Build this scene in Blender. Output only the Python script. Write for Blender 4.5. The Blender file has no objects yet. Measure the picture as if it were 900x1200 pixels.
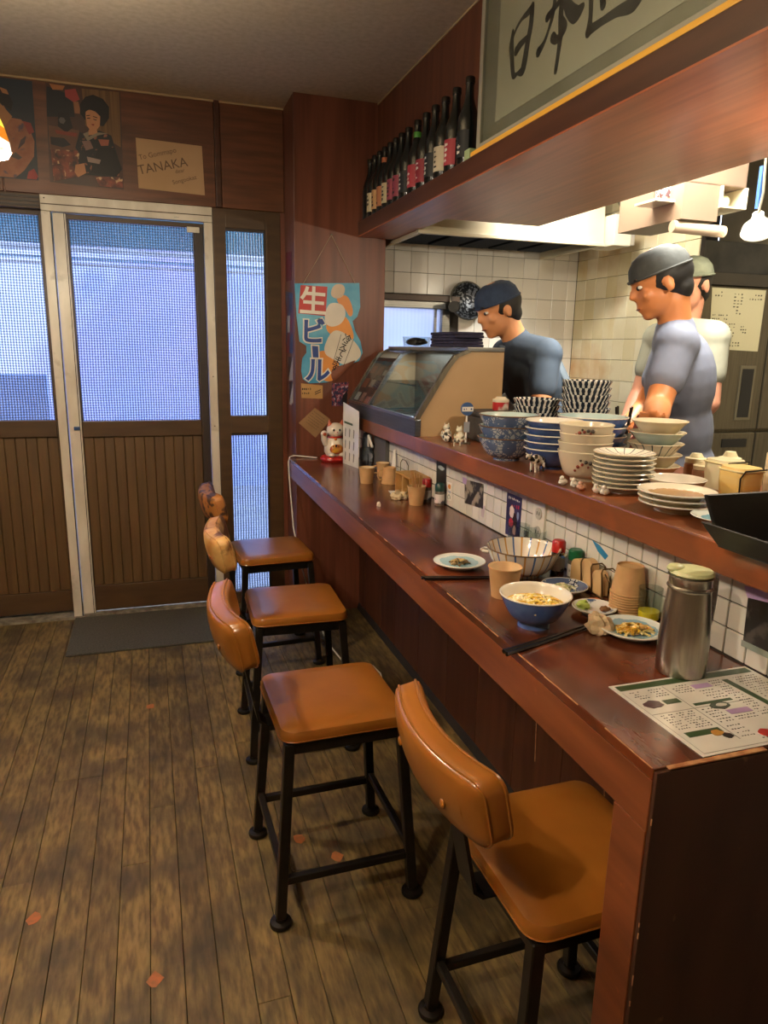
import bpy, bmesh, math, random
from mathutils import Vector, Matrix, Euler
import mathutils.noise as mnoise

rnd = random.Random(7)
R = math.radians
SC = bpy.context.scene
COL = SC.collection

# ------------------------------------------------------------------ camera
cam_d = bpy.data.cameras.new('camera')
cam = bpy.data.objects.new('camera', cam_d)
COL.objects.link(cam)
YAW, PITCH, ROLL, FPX = 0.3189221, 0.22630929, 0.01975258, 830.0
f = Vector((math.sin(YAW)*math.cos(PITCH), math.cos(YAW)*math.cos(PITCH), -math.sin(PITCH)))
r0 = Vector((math.cos(YAW), -math.sin(YAW), 0))
u0 = r0.cross(f)
rr = r0*math.cos(ROLL)+u0*math.sin(ROLL)
uu = -r0*math.sin(ROLL)+u0*math.cos(ROLL)
mw = Matrix((rr, uu, -f)).transposed().to_4x4()
mw.translation = (0, 0, 1.35)
cam.matrix_world = mw
cam_d.sensor_fit = 'VERTICAL'
cam_d.sensor_height = 36.0
cam_d.lens = FPX/1200.0*36.0
cam_d.clip_start = 0.02
SC.camera = cam

# ------------------------------------------------------------------ world, exposure
w = bpy.data.worlds.new('sky'); SC.world = w
w.use_nodes = True
bg = w.node_tree.nodes['Background']
bg.inputs[0].default_value = (0.70, 0.80, 1.0, 1)
bg.inputs[1].default_value = 3.0
vs = SC.view_settings
vs.view_transform = 'Standard'; vs.look = 'None'; vs.gamma = 1.0; vs.use_curve_mapping = False
vs.exposure = 1.15
SC.cycles.max_bounces = 8
SC.cycles.diffuse_bounces = 4
SC.cycles.sample_clamp_indirect = 4.0
SC.cycles.caustics_refractive = False
SC.cycles.caustics_reflective = False

# lamp powers (the lamps themselves are built further down)
P_PENDANT, P_PENDANT2, P_FILL, P_KITCHEN, P_CLAMP, P_SHELF = 17.0, 19.0, 11.0, 46.0, 3.5, 14.0

# ------------------------------------------------------------------ helpers
def hexc(h):
    h = h.lstrip('#')
    v = [int(h[i:i+2], 16)/255 for i in (0, 2, 4)]
    return tuple((c/12.92 if c <= .04045 else ((c+.055)/1.055)**2.4) for c in v)+(1,)

MATS = {}
def M(name, c1, c2=None, scale=(1, 1, 1), noise=6.0, rough=.5, metal=0.0, bump=0.0, coat=0.0,
      world=False, vary=0.0, c3=None, patch=2.0, detail=6, emit=None, trans=0.0, spec=.5, lo=.35, hi=.65, p3=(.55, .7), rvar=0.0, alpha=1.0):
    """procedural material: two tones mixed by stretched noise, an optional third in patches, fine bump"""
    if name in MATS: return MATS[name]
    m = bpy.data.materials.new(name); m.use_nodes = True
    nt = m.node_tree; N = nt.nodes; L = nt.links
    b = N['Principled BSDF']
    b.inputs['Roughness'].default_value = rough
    b.inputs['Metallic'].default_value = metal
    b.inputs['Coat Weight'].default_value = coat
    b.inputs['Coat Roughness'].default_value = .15
    b.inputs['Transmission Weight'].default_value = trans
    b.inputs['Specular IOR Level'].default_value = spec
    b.inputs['Alpha'].default_value = alpha
    c1 = hexc(c1) if isinstance(c1, str) else c1
    b.inputs['Base Color'].default_value = c1
    if emit:
        b.inputs['Emission Color'].default_value = c1
        b.inputs['Emission Strength'].default_value = emit
    if c2 is None: c2 = tuple(min(1, x*.8) for x in c1[:3])+(1,)
    c2 = hexc(c2) if isinstance(c2, str) else c2
    if world:
        g = N.new('ShaderNodeNewGeometry'); src = g.outputs['Position']
    else:
        g = N.new('ShaderNodeTexCoord'); src = g.outputs['Object']
    mp = N.new('ShaderNodeMapping'); mp.inputs['Scale'].default_value = scale
    L.new(src, mp.inputs['Vector'])
    oi = N.new('ShaderNodeObjectInfo')
    if vary:
        ml = N.new('ShaderNodeMath'); ml.operation = 'MULTIPLY'; ml.inputs[1].default_value = 17.0
        L.new(oi.outputs['Random'], ml.inputs[0])
        L.new(ml.outputs[0], mp.inputs['Location'])
    nz = N.new('ShaderNodeTexNoise'); nz.inputs['Scale'].default_value = noise; nz.inputs['Detail'].default_value = detail
    L.new(mp.outputs[0], nz.inputs['Vector'])
    mr = N.new('ShaderNodeMapRange'); mr.inputs['From Min'].default_value = lo; mr.inputs['From Max'].default_value = hi
    L.new(nz.outputs['Fac'], mr.inputs['Value'])
    mx = N.new('ShaderNodeMix'); mx.data_type = 'RGBA'
    mx.inputs['A'].default_value = c1; mx.inputs['B'].default_value = c2
    L.new(mr.outputs[0], mx.inputs['Factor'])
    out = mx.outputs['Result']
    if c3 is not None:
        c3 = hexc(c3) if isinstance(c3, str) else c3
        n3 = N.new('ShaderNodeTexNoise'); n3.inputs['Scale'].default_value = patch; n3.inputs['Detail'].default_value = 5
        L.new(src, n3.inputs['Vector'])
        m3 = N.new('ShaderNodeMapRange'); m3.inputs['From Min'].default_value = p3[0]; m3.inputs['From Max'].default_value = p3[1]
        L.new(n3.outputs['Fac'], m3.inputs['Value'])
        x3 = N.new('ShaderNodeMix'); x3.data_type = 'RGBA'; x3.inputs['B'].default_value = c3
        L.new(m3.outputs[0], x3.inputs['Factor']); L.new(out, x3.inputs['A']); out = x3.outputs['Result']
    if vary:
        hv = N.new('ShaderNodeHueSaturation')
        mr2 = N.new('ShaderNodeMapRange'); mr2.inputs['To Min'].default_value = 1-vary; mr2.inputs['To Max'].default_value = 1+vary
        L.new(oi.outputs['Random'], mr2.inputs['Value']); L.new(mr2.outputs[0], hv.inputs['Value'])
        L.new(out, hv.inputs['Color']); out = hv.outputs['Color']
    L.new(out, b.inputs['Base Color'])
    if rvar:
        r_ = N.new('ShaderNodeMapRange'); r_.inputs['To Min'].default_value = max(.02, rough-rvar); r_.inputs['To Max'].default_value = rough+rvar
        L.new(nz.outputs['Fac'], r_.inputs['Value']); L.new(r_.outputs[0], b.inputs['Roughness'])
    if bump:
        bp = N.new('ShaderNodeBump'); bp.inputs['Strength'].default_value = bump; bp.inputs['Distance'].default_value = .004
        L.new(nz.outputs['Fac'], bp.inputs['Height']); L.new(bp.outputs[0], b.inputs['Normal'])
    MATS[name] = m
    return m

def node_mat(name, fn, rough=.3, metal=0, coat=0):
    """material whose base colour comes from fn(N, L, x, y, z, angle)"""
    if name in MATS: return MATS[name]
    m = bpy.data.materials.new(name); m.use_nodes = True
    N = m.node_tree.nodes; L = m.node_tree.links; b = N['Principled BSDF']
    b.inputs['Roughness'].default_value = rough; b.inputs['Metallic'].default_value = metal; b.inputs['Coat Weight'].default_value = coat
    tc = N.new('ShaderNodeTexCoord'); sx = N.new('ShaderNodeSeparateXYZ'); L.new(tc.outputs['Object'], sx.inputs[0])
    def math_(op, a, bb=None, c=None):
        n = N.new('ShaderNodeMath'); n.operation = op
        for i, v in enumerate((a, bb, c)):
            if v is None: continue
            if isinstance(v, (int, float)): n.inputs[i].default_value = v
            else: L.new(v, n.inputs[i])
        return n.outputs[0]
    def mix(fac, a, bb):
        n = N.new('ShaderNodeMix'); n.data_type = 'RGBA'
        if isinstance(fac, (int, float)): n.inputs['Factor'].default_value = fac
        else: L.new(fac, n.inputs['Factor'])
        for k, v in (('A', a), ('B', bb)):
            if isinstance(v, str): n.inputs[k].default_value = hexc(v)
            else: L.new(v, n.inputs[k])
        return n.outputs['Result']
    ang = math_('ARCTAN2', sx.outputs[1], sx.outputs[0])
    col = fn(math_, mix, sx.outputs[0], sx.outputs[1], sx.outputs[2], ang, N, L, tc)
    L.new(col, b.inputs['Base Color'])
    MATS[name] = m
    return m

ORG = {}
def org(o): return ORG.get(o.name, Vector((0, 0, 0)))

def meta(o, label=None, cat=None, group=None, kind=None):
    if label: o['label'] = label
    if cat: o['category'] = cat
    if group: o['group'] = group
    if kind: o['kind'] = kind
    return o

def thing(name, label, cat, loc=(0, 0, 0), group=None):
    o = bpy.data.objects.new(name, None); COL.objects.link(o); o.empty_display_size = .05
    o.location = loc; ORG[o.name] = Vector(loc)
    return meta(o, label, cat, group)

class MB:
    """collects shapes (in world coordinates) and links them as ONE mesh object"""
    def __init__(s): s.v = []; s.f = []; s.m = []
    def add(s, vs, fs, mi=0, X=None):
        n = len(s.v)
        s.v += [(X @ Vector(v)) if X else Vector(v) for v in vs]
        for fc in fs: s.f.append([i+n for i in fc]); s.m.append(mi)
        return s
    def box(s, x0, x1, y0, y1, z0, z1, mi=0, X=None):
        vs = [(x, y, z) for z in (z0, z1) for y in (y0, y1) for x in (x0, x1)]
        return s.add(vs, [(0, 2, 3, 1), (4, 5, 7, 6), (0, 1, 5, 4), (2, 6, 7, 3), (0, 4, 6, 2), (1, 3, 7, 5)], mi, X)
    def hexa(s, b, t, mi=0):
        """b, t: 4 corners each (same winding)"""
        return s.add(list(b)+list(t), [(3, 2, 1, 0), (4, 5, 6, 7), (0, 1, 5, 4), (1, 2, 6, 5), (2, 3, 7, 6), (3, 0, 4, 7)], mi)
    def cyl(s, p0, p1, r0, r1=None, n=12, mi=0, cap=True):
        r1 = r0 if r1 is None else r1
        p0 = Vector(p0); p1 = Vector(p1); d = (p1-p0)
        q = d.to_track_quat('Z', 'Y').to_matrix()
        vs = []; 
        for p, r in ((p0, r0), (p1, r1)):
            for i in range(n):
                a = 2*math.pi*i/n
                vs.append(p+q @ Vector((r*math.cos(a), r*math.sin(a), 0)))
        fs = [(i, (i+1) % n, n+(i+1) % n, n+i) for i in range(n)]
        if cap: fs += [tuple(range(n))[::-1], tuple(range(n, 2*n))]
        return s.add(vs, fs, mi)
    def bar(s, p0, p1, w, h=None, mi=0, up=(0, 0, 1)):
        """square bar"""
        h = h or w
        p0 = Vector(p0); p1 = Vector(p1); d = (p1-p0).normalized(); up = Vector(up)
        if abs(d.dot(up)) > .98: up = Vector((0, 1, 0))
        a = d.cross(up).normalized()*w/2; b = a.cross(d).normalized()*h/2
        return s.hexa([p0-a-b, p0+a-b, p0+a+b, p0-a+b], [p1-a-b, p1+a-b, p1+a+b, p1-a+b], mi)
    def lathe(s, prof, c=(0, 0, 0), n=32, mi=0, X=None, close=False, mis=None, sx=1, sy=1, fn=None):
        vs = []; fs = []; mm = []
        c = Vector(c); idx = []
        for j, (r, z) in enumerate(prof):
            if r < 1e-6:
                idx.append([len(vs)]*n); vs.append(c+Vector((0, 0, z)))
            else:
                row = []
                for i in range(n):
                    a = 2*math.pi*i/n
                    q = Vector((r*math.cos(a)*sx, r*math.sin(a)*sy, z))
                    if fn: q = fn(q, a, j)
                    row.append(len(vs)); vs.append(c+q)
                idx.append(row)
        for j in range(len(prof)-1):
            k = mis[j] if mis else mi
            for i in range(n):
                q = [idx[j][i], idx[j][(i+1) % n], idx[j+1][(i+1) % n], idx[j+1][i]]
                q2 = []
                for t in q:
                    if t not in q2: q2.append(t)
                if len(q2) > 2: fs.append(q2); mm.append(k)
        n0 = len(s.v)
        s.v += [(X @ v) if X else v for v in vs]
        for fc, k in zip(fs, mm): s.f.append([i+n0 for i in fc]); s.m.append(k)
        return s
    def tube(s, pts, r, n=8, mi=0, closed=False):
        pts = [Vector(p) for p in pts]; m = len(pts)
        rs = r if isinstance(r, (list, tuple)) else [r]*m
        vs = []; prev = None
        for i, p in enumerate(pts):
            a = pts[(i+1) % m] if (closed or i < m-1) else pts[i]
            b = pts[(i-1) % m] if (closed or i > 0) else pts[i]
            d = (a-b).normalized()
            if prev is None:
                up = Vector((0, 0, 1)) if abs(d.z) < .9 else Vector((1, 0, 0))
                u = d.cross(up).normalized()
            else:
                u = (prev-d*prev.dot(d)).normalized()
            prev = u; v = d.cross(u)
            for k in range(n):
                t = 2*math.pi*k/n
                vs.append(p+(u*math.cos(t)+v*math.sin(t))*rs[i])
        fs = []
        for i in range(m if closed else m-1):
            j = (i+1) % m
            for k in range(n):
                fs.append((i*n+k, i*n+(k+1) % n, j*n+(k+1) % n, j*n+k))
        if not closed: fs += [tuple(range(n))[::-1], tuple(range((m-1)*n, m*n))]
        return s.add(vs, fs, mi)
    def prism(s, pts, P, d0, d1, mi=0):
        """polygon pts (2-D) extruded between P(pt, d0) and P(pt, d1)"""
        n = len(pts)
        vs = [P(p, d0) for p in pts]+[P(p, d1) for p in pts]
        fs = [tuple(range(n)), tuple(range(n, 2*n))[::-1]]+[(i, n+i, n+(i+1) % n, (i+1) % n) for i in range(n)]
        return s.add(vs, fs, mi)
    def ball(s, c, r, n=12, m=8, mi=0, X=None, bumpy=0, seed=0):
        r = (r, r, r) if isinstance(r, (int, float)) else r
        vs = []; c = Vector(c)
        for j in range(m+1):
            t = math.pi*j/m
            for i in range(n):
                a = 2*math.pi*i/n
                q = Vector((math.sin(t)*math.cos(a), math.sin(t)*math.sin(a), math.cos(t)))
                k = 1+bumpy*mnoise.noise(q*2.3+Vector((seed, seed*.7, 0))) if bumpy else 1
                q = Vector((q.x*r[0], q.y*r[1], q.z*r[2]))*k
                if X: q = X @ q
                vs.append(c+q)
        fs = [(j*n+i, j*n+(i+1) % n, (j+1)*n+(i+1) % n, (j+1)*n+i) for j in range(m) for i in range(n)]
        return s.add(vs, fs, mi)
    def build(s, name, mats, parent=None, smooth=False, bevel=0, seg=2, at=None, share=None):
        o0 = org(parent) if parent else Vector(at or (0, 0, 0))
        me = bpy.data.meshes.new(name)
        me.from_pydata([tuple(v-o0) for v in s.v], [], s.f)
        if not isinstance(mats, (list, tuple)): mats = [mats]
        for k in mats: me.materials.append(k)
        for p, k in zip(me.polygons, s.m): p.material_index = k
        bm = bmesh.new(); bm.from_mesh(me)
        bmesh.ops.remove_doubles(bm, verts=bm.verts, dist=1e-6)
        bmesh.ops.recalc_face_normals(bm, faces=bm.faces)
        if bevel:
            es = [e for e in bm.edges if len(e.link_faces) == 2 and e.calc_face_angle(0) > .6]
            bmesh.ops.bevel(bm, geom=es, offset=bevel, segments=seg, affect='EDGES', profile=.6)
        bm.to_mesh(me); bm.free()
        if smooth:
            for p in me.polygons: p.use_smooth = True
            try: me.set_sharp_from_angle(angle=R(40))
            except Exception: pass
        o = bpy.data.objects.new(name, me); COL.objects.link(o)
        ORG[o.name] = o0
        if parent: o.parent = parent
        else: o.location = o0
        return o

def PY(y, s=-1): return lambda p, d: (p[0], y+s*d, p[1])      # picture plane facing -y
def PX(x, s=-1): return lambda p, d: (x+s*d, p[0], p[1])      # picture plane facing -x
def PZ(z): return lambda p, d: (p[0], p[1], z+d)

def copy_tree(o, parent=None):
    c = o.copy(); COL.objects.link(c); ORG[c.name] = org(o)
    if parent: c.parent = parent; c.matrix_parent_inverse = o.matrix_parent_inverse
    for ch in list(o.children): copy_tree(ch, c)
    return c

def text(body, size, mat, X, parent, name='lettering', depth=.0008, bold=.0, sx=1.0):
    """flat lettering, centred, laid by matrix X (world)"""
    c = bpy.data.curves.new('t', 'FONT'); c.body = body; c.size = size; c.extrude = depth; c.offset = bold*size
    c.align_x = 'CENTER'; c.align_y = 'CENTER'; c.resolution_u = 3
    t = bpy.data.objects.new('t', c); COL.objects.link(t)
    dg = bpy.context.evaluated_depsgraph_get()
    me = bpy.data.meshes.new_from_object(t.evaluated_get(dg))
    bpy.data.objects.remove(t); bpy.data.curves.remove(c)
    xs = [v.co.x for v in me.vertices]; ys = [v.co.y for v in me.vertices]
    cx, cy = (min(xs)+max(xs))/2, (min(ys)+max(ys))/2
    for v in me.vertices: v.co = Vector(((v.co.x-cx)*sx, v.co.y-cy, v.co.z))
    me.transform(Matrix.Translation(-org(parent)) @ X)
    me.materials.clear(); me.materials.append(mat)
    o = bpy.data.objects.new(name, me); COL.objects.link(o); o.parent = parent; ORG[o.name] = org(parent)
    return o

def XW(plane, loc, rot=0.0):
    """matrix for lettering: plane 'y' faces -y, 'x' faces -x, 'z' faces up; rot turns it in its plane"""
    if plane == 'y': b = Matrix(((1, 0, 0), (0, 0, -1), (0, 1, 0)))
    elif plane == 'x': b = Matrix(((0, 0, -1), (-1, 0, 0), (0, 1, 0)))
    else: b = Matrix.Identity(3)
    return Matrix.Translation(loc) @ b.to_4x4() @ Matrix.Rotation(rot, 4, 'Z')

def marks(mb, P, rect, rows, n, h, d=(.0006, .001), seed=0, mi=0, dens=.8, slope=0):
    """illegible small handwriting / print: rows of tiny strokes inside rect (a0,a1,b0,b1)"""
    q = random.Random(seed); a0, a1, b0, b1 = rect
    for j in range(rows):
        b = b1-(j+.5)*(b1-b0)/rows
        for i in range(n):
            if q.random() > dens: continue
            a = a0+(i+.15)*(a1-a0)/n; w_ = (a1-a0)/n*q.uniform(.35, .7)
            bb = b+slope*(a-a0)+q.uniform(-.15, .15)*h
            k = q.uniform(.3, 1)*h/2
            mb.prism([(a, bb-k), (a+w_, bb-k*.6), (a+w_, bb+k*.7), (a, bb+k)], P, d[0], d[1], mi)
            if q.random() < .5:
                mb.prism([(a+w_*.4, bb-h*.5), (a+w_*.55, bb-h*.5), (a+w_*.6, bb+h*.5), (a+w_*.45, bb+h*.5)], P, d[0], d[1], mi)

def stroke(mb, pts, ws, P, d0, d1, mi=0, sub=6):
    """brush stroke: ribbon of changing width along a smoothed polyline"""
    V2 = [Vector(p) for p in pts]; n = len(V2); path = []; wd = []
    for i in range(n-1):
        p0 = V2[max(i-1, 0)]; p1 = V2[i]; p2 = V2[i+1]; p3 = V2[min(i+2, n-1)]
        for k in range(sub):
            t = k/sub
            path.append(.5*((2*p1)+(-p0+p2)*t+(2*p0-5*p1+4*p2-p3)*t*t+(-p0+3*p1-3*p2+p3)*t**3))
            wd.append(ws[i]*(1-t)+ws[i+1]*t)
    path.append(V2[-1]); wd.append(ws[-1])
    L_, R_ = [], []
    for i, p in enumerate(path):
        a = path[min(i+1, len(path)-1)]; b = path[max(i-1, 0)]
        d = (a-b).normalized(); nn = Vector((-d.y, d.x))*wd[i]/2
        L_.append(p+nn); R_.append(p-nn)
    for i in range(len(path)-1):
        mb.prism([L_[i], L_[i+1], R_[i+1], R_[i]], P, d0, d1, mi)
    for p, q in ((path[0], wd[0]), (path[-1], wd[-1])):
        mb.prism([(p[0]+q/2*math.cos(t*math.pi/4), p[1]+q/2*math.sin(t*math.pi/4)) for t in range(8)], P, d0, d1, mi)
# ------------------------------------------------------------------ materials of the setting
m_plank = M('floor_wood', '#7d693b', '#4f4024', scale=(11, 2.2, 1), noise=7.0, rough=.6, bump=.35, world=True, vary=.16, c3='#3c3320', patch=5.5, p3=(.42, .70), rvar=.12, detail=10)
m_sub = M('floor_gap', '#0c0907', rough=.9)
m_panel = M('wood_panel_dark', '#6e4126', '#523019', scale=(1.2, 1.2, 12), noise=3, rough=.42, bump=.08, world=True)
m_pill = M('wood_panel_red', '#744431', '#593122', scale=(9, 9, .5), noise=3, rough=.38, bump=.1, world=True)
m_beam = M('beam_wood', '#51301f', '#402416', scale=(8, .8, 8), noise=3, rough=.35, world=True)
m_soff = M('soffit_veneer', '#a85c34', '#904a28', scale=(16, .8, 10), noise=3, rough=.36, coat=.15, bump=.05, world=True, detail=8)
m_ceil = M('ceiling_paper', '#c9bca2', '#bbae94', noise=40, rough=.85, bump=.15, world=True)
m_plaster = M('plaster', '#8f7d63', '#7d6c55', noise=6, rough=.8, world=True)
m_brown = M('bronze_aluminium', '#4e3a24', '#44321f', scale=(1, 1, 6), noise=5, rough=.45, world=True, spec=.4)
m_dark = M('dark_frame', '#2a1f17', rough=.5, world=True)
m_alu = M('white_aluminium', '#d2ccbd', '#bdb5a4', scale=(3, 3, 1), noise=4, rough=.4, world=True, c3='#8a7c66', patch=9, p3=(.6, .8))
m_board = M('door_board', '#5e4628', '#4f3a20', scale=(10, 10, .6), noise=4, rough=.5, bump=.1, world=True, vary=.05)
m_ctop = M('counter_lacquer', '#623320', '#412211', scale=(7, .7, 5), noise=3, rough=.24, bump=.05, world=True, c3='#8f4522', patch=5, p3=(.52, .8), coat=.3, rvar=.1, detail=9)
m_apron = M('counter_edge_wood', '#7c4728', '#673820', scale=(5, .7, 7), noise=4, rough=.35, world=True, c3='#9c5a2c', patch=30, p3=(.66, .8))
m_end = M('counter_end_wood', '#4c3020', '#3b2417', scale=(3, 3, .8), noise=4, rough=.5, world=True, c3='#7a5a3c', patch=26, p3=(.70, .78))
m_cpanel = M('counter_board', '#52301f', '#3d2114', scale=(9, 9, .6), noise=3, rough=.4, bump=.08, world=True, vary=.12)
m_worn = M('worn_edge', '#c99a6a', '#8f5a34', noise=40, rough=.7, world=True)
m_shelf = M('shelf_wood', '#7f4b2c', '#683a21', scale=(10, .8, 6), noise=3, rough=.3, world=True, coat=.2, c3='#a45a30', patch=5, p3=(.55, .8))
m_tile = M('white_tile', '#d9d6cb', '#cbc7ba', noise=2, rough=.16, vary=.04, spec=.6)
m_tile2 = M('kitchen_tile', '#e8e4dc', '#dcd6cb', noise=2, rough=.2, vary=.04)
m_tile3 = M('stained_tile', '#e2dabf', '#d3c69c', noise=2, rough=.25, vary=.04, world=True, c3='#b97a30', patch=2.2, p3=(.5, .75))
m_grout = M('tile_grout', '#2b2723', '#3d3732', noise=8, rough=.9)
m_kfloor = M('kitchen_floor_mat', '#3a3733', rough=.8)
m_kwall = M('kitchen_wall', '#b8ad94', '#a3977c', noise=3, rough=.7, world=True)
m_steel = M('brushed_steel', '#9c9a94', '#85837d', scale=(1, 1, 30), noise=8, rough=.3, metal=1.0, bump=.03)
m_dsteel = M('dull_steel', '#77705f', '#676052', scale=(20, 20, 1), noise=5, rough=.42, metal=.75, world=True)
m_black = M('black_iron', '#15130f', '#211c16', noise=30, rough=.42, metal=.3, bump=.1)
m_white = M('white_print', '#e8e4d8', rough=.6)
m_ink = M('ink', '#1d1a18', rough=.7)

def reed_glass(name, tint, su, sv, tr, wa=.6, wb=.4, lowv=.30):
    m = bpy.data.materials.new(name); m.use_nodes = True
    N = m.node_tree.nodes; L = m.node_tree.links
    out = N['Material Output']; N.remove(N['Principled BSDF'])
    g = N.new('ShaderNodeNewGeometry'); sx = N.new('ShaderNodeSeparateXYZ'); L.new(g.outputs['Position'], sx.inputs[0])
    def mt(op, a, b):
        n = N.new('ShaderNodeMath'); n.operation = op
        for i, v in enumerate((a, b)):
            if v is None: continue
            if isinstance(v, (int, float)): n.inputs[i].default_value = v
            else: L.new(v, n.inputs[i])
        return n.outputs[0]
    nz = N.new('ShaderNodeTexNoise'); nz.inputs['Scale'].default_value = 3.0; L.new(g.outputs['Position'], nz.inputs['Vector'])
    wob = mt('MULTIPLY', nz.outputs['Fac'], .012)
    a = mt('SINE', mt('MULTIPLY', mt('ADD', sx.outputs[0], wob), 2*math.pi/su), None)
    b = mt('SINE', mt('MULTIPLY', mt('ADD', sx.outputs[2], wob), 2*math.pi/sv), None)
    ab = mt('MULTIPLY', mt('ADD', mt('MULTIPLY', a, wa), mt('MULTIPLY', b, wb)), 1.0)
    k = N.new('ShaderNodeMapRange'); k.inputs['From Min'].default_value = -.8; k.inputs['From Max'].default_value = .8
    k.inputs['To Min'].default_value = lowv; k.inputs['To Max'].default_value = 1.0
    L.new(ab, k.inputs['Value'])
    hs = N.new('ShaderNodeMix'); hs.data_type = 'RGBA'; hs.inputs['A'].default_value = (.05, .09, .16, 1); hs.inputs['B'].default_value = hexc(tint)
    L.new(k.outputs[0], hs.inputs['Factor'])
    tb = N.new('ShaderNodeBsdfTransparent'); L.new(hs.outputs['Result'], tb.inputs['Color'])
    tl = N.new('ShaderNodeBsdfTranslucent'); L.new(hs.outputs['Result'], tl.inputs['Color'])
    gl = N.new('ShaderNodeBsdfGlossy'); gl.inputs['Roughness'].default_value = .25
    bp = N.new('ShaderNodeBump'); bp.inputs['Strength'].default_value = .5; bp.inputs['Distance'].default_value = .003
    L.new(ab, bp.inputs['Height']); L.new(bp.outputs[0], gl.inputs['Normal'])
    m1 = N.new('ShaderNodeMixShader'); m1.inputs[0].default_value = tr; L.new(tb.outputs[0], m1.inputs[1]); L.new(tl.outputs[0], m1.inputs[2])
    m2 = N.new('ShaderNodeMixShader'); m2.inputs[0].default_value = .08; L.new(m1.outputs[0], m2.inputs[1]); L.new(gl.outputs[0], m2.inputs[2])
    L.new(m2.outputs[0], out.inputs['Surface'])
    return m
m_reed = reed_glass('patterned_glass', '#f4f6ff', .0120, .0120, .14)
m_reed2 = reed_glass('reeded_glass', '#f4faff', .0135, .0135, .14, .85, .2)
m_kglass = reed_glass('frosted_window_glass', '#ffffff', .02, .3, .75, .5, .5, .9)

def S(name, mb, mats, **k):
    return meta(mb.build(name, mats, **k), kind='structure')

XL, YN, YB, ZC = -2.2, -1.6, 3.675, 2.45     # left wall, rear wall, street wall, ceiling
# ------------------------------------------------------------------ floor
fl = S('floor', MB().box(XL, 1.01, YN, YB, -.08, -.012), m_sub)
pw = .0715; x = 1.008
while x > XL:
    y = YB-.002-rnd.uniform(0, .25) if rnd.random() < .3 else YB-.002
    first = True
    yy = YB-.002
    while yy > YN+.05:
        ln = rnd.uniform(1.3, 3.0)
        y0 = max(YN, yy-ln)
        if y0-YN < .3: y0 = YN
        o = MB().box(x-pw+.0007, x-.0007, y0+.0006, yy-.0006, -.013, rnd.uniform(-.0008, .0)).build('plank', m_plank, fl, bevel=.0007, seg=1)
        yy = y0
    x -= pw
S('kitchen_floor', MB().box(1.03, 3.3, YN, YB, -.08, -.0), m_kfloor)
# repair plugs in the planks: orange knots
for k, (kx, ky) in enumerate(((.335, 1.72), (.42, 1.62), (-.055, 1.36), (-.33, 1.62), (-.06, 2.62))):
    mb = MB(); mb.prism([(kx+.016*math.cos(t*.8)*(1+.2*math.sin(t*3+k)), ky+.02*math.sin(t*.8)*(1+.2*math.cos(t*2+k))) for t in range(8)], PZ(.0002), 0, .0004)
    mb.build('wood_plug', M('plug_wood', '#a85f2e', '#8a5a30', noise=60, rough=.6), fl)

# ------------------------------------------------------------------ ceiling and walls
S('ceiling', MB().box(XL, 1.1, YN, YB, ZC, ZC+.1), m_ceil)
S('kitchen_ceiling', MB().box(1.1, 3.3, YN, YB, 2.42, ZC+.1), m_kwall)
S('wall_left', MB().box(XL-.1, XL, YN, YB, 0, ZC), m_plaster)
S('wall_rear', MB().box(XL, 3.3, YN-.1, YN, 0, ZC), m_plaster)
S('wall_kitchen_right', MB().box(3.3, 3.4, YN, YB, 0, ZC), m_kwall)
wb = MB().box(XL, .67, YB+.012, YB+.1, 1.985, ZC).box(XL, -1.55, YB+.012, YB+.1, 0, 1.985).box(.648, .67, YB+.012, YB+.1, 0, 1.985)
wb = S('wall_back', wb, m_panel)
for x0, x1 in ((XL, -1.4), (-1.395, -.56), (-.555, .345), (.372, .67)):
    MB().box(x0+.001, x1-.001, YB, YB+.012, 1.99, ZC).build('panel', m_panel, wb, bevel=.0015, seg=1)
MB().box(XL, -1.552, YB, YB+.012, 0, 1.985).build('panel', m_panel, wb)
S('trim_1', MB().box(.346, .371, YB-.008, YB+.012, 1.99, ZC), m_beam, bevel=.002)
S('trim_2', MB().box(XL, .67, YB-.006, YB, ZC-.008, ZC), M('ceiling_bead', '#b49a72', rough=.6))
pl = S('pillar', MB().box(.67, 1.114, 3.43, YB+.1, 0, ZC), m_pill, bevel=.002)
S('trim_3', MB().box(1.062, 1.066, -1.6, 3.43, ZC-.01, ZC-.002), M('ceiling_bead', '#b49a72'))
# wall strip between side window and pillar
S('trim_4', MB().box(.648, .669, YB-.01, YB+.012, 0, 1.985), m_pill)

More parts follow.
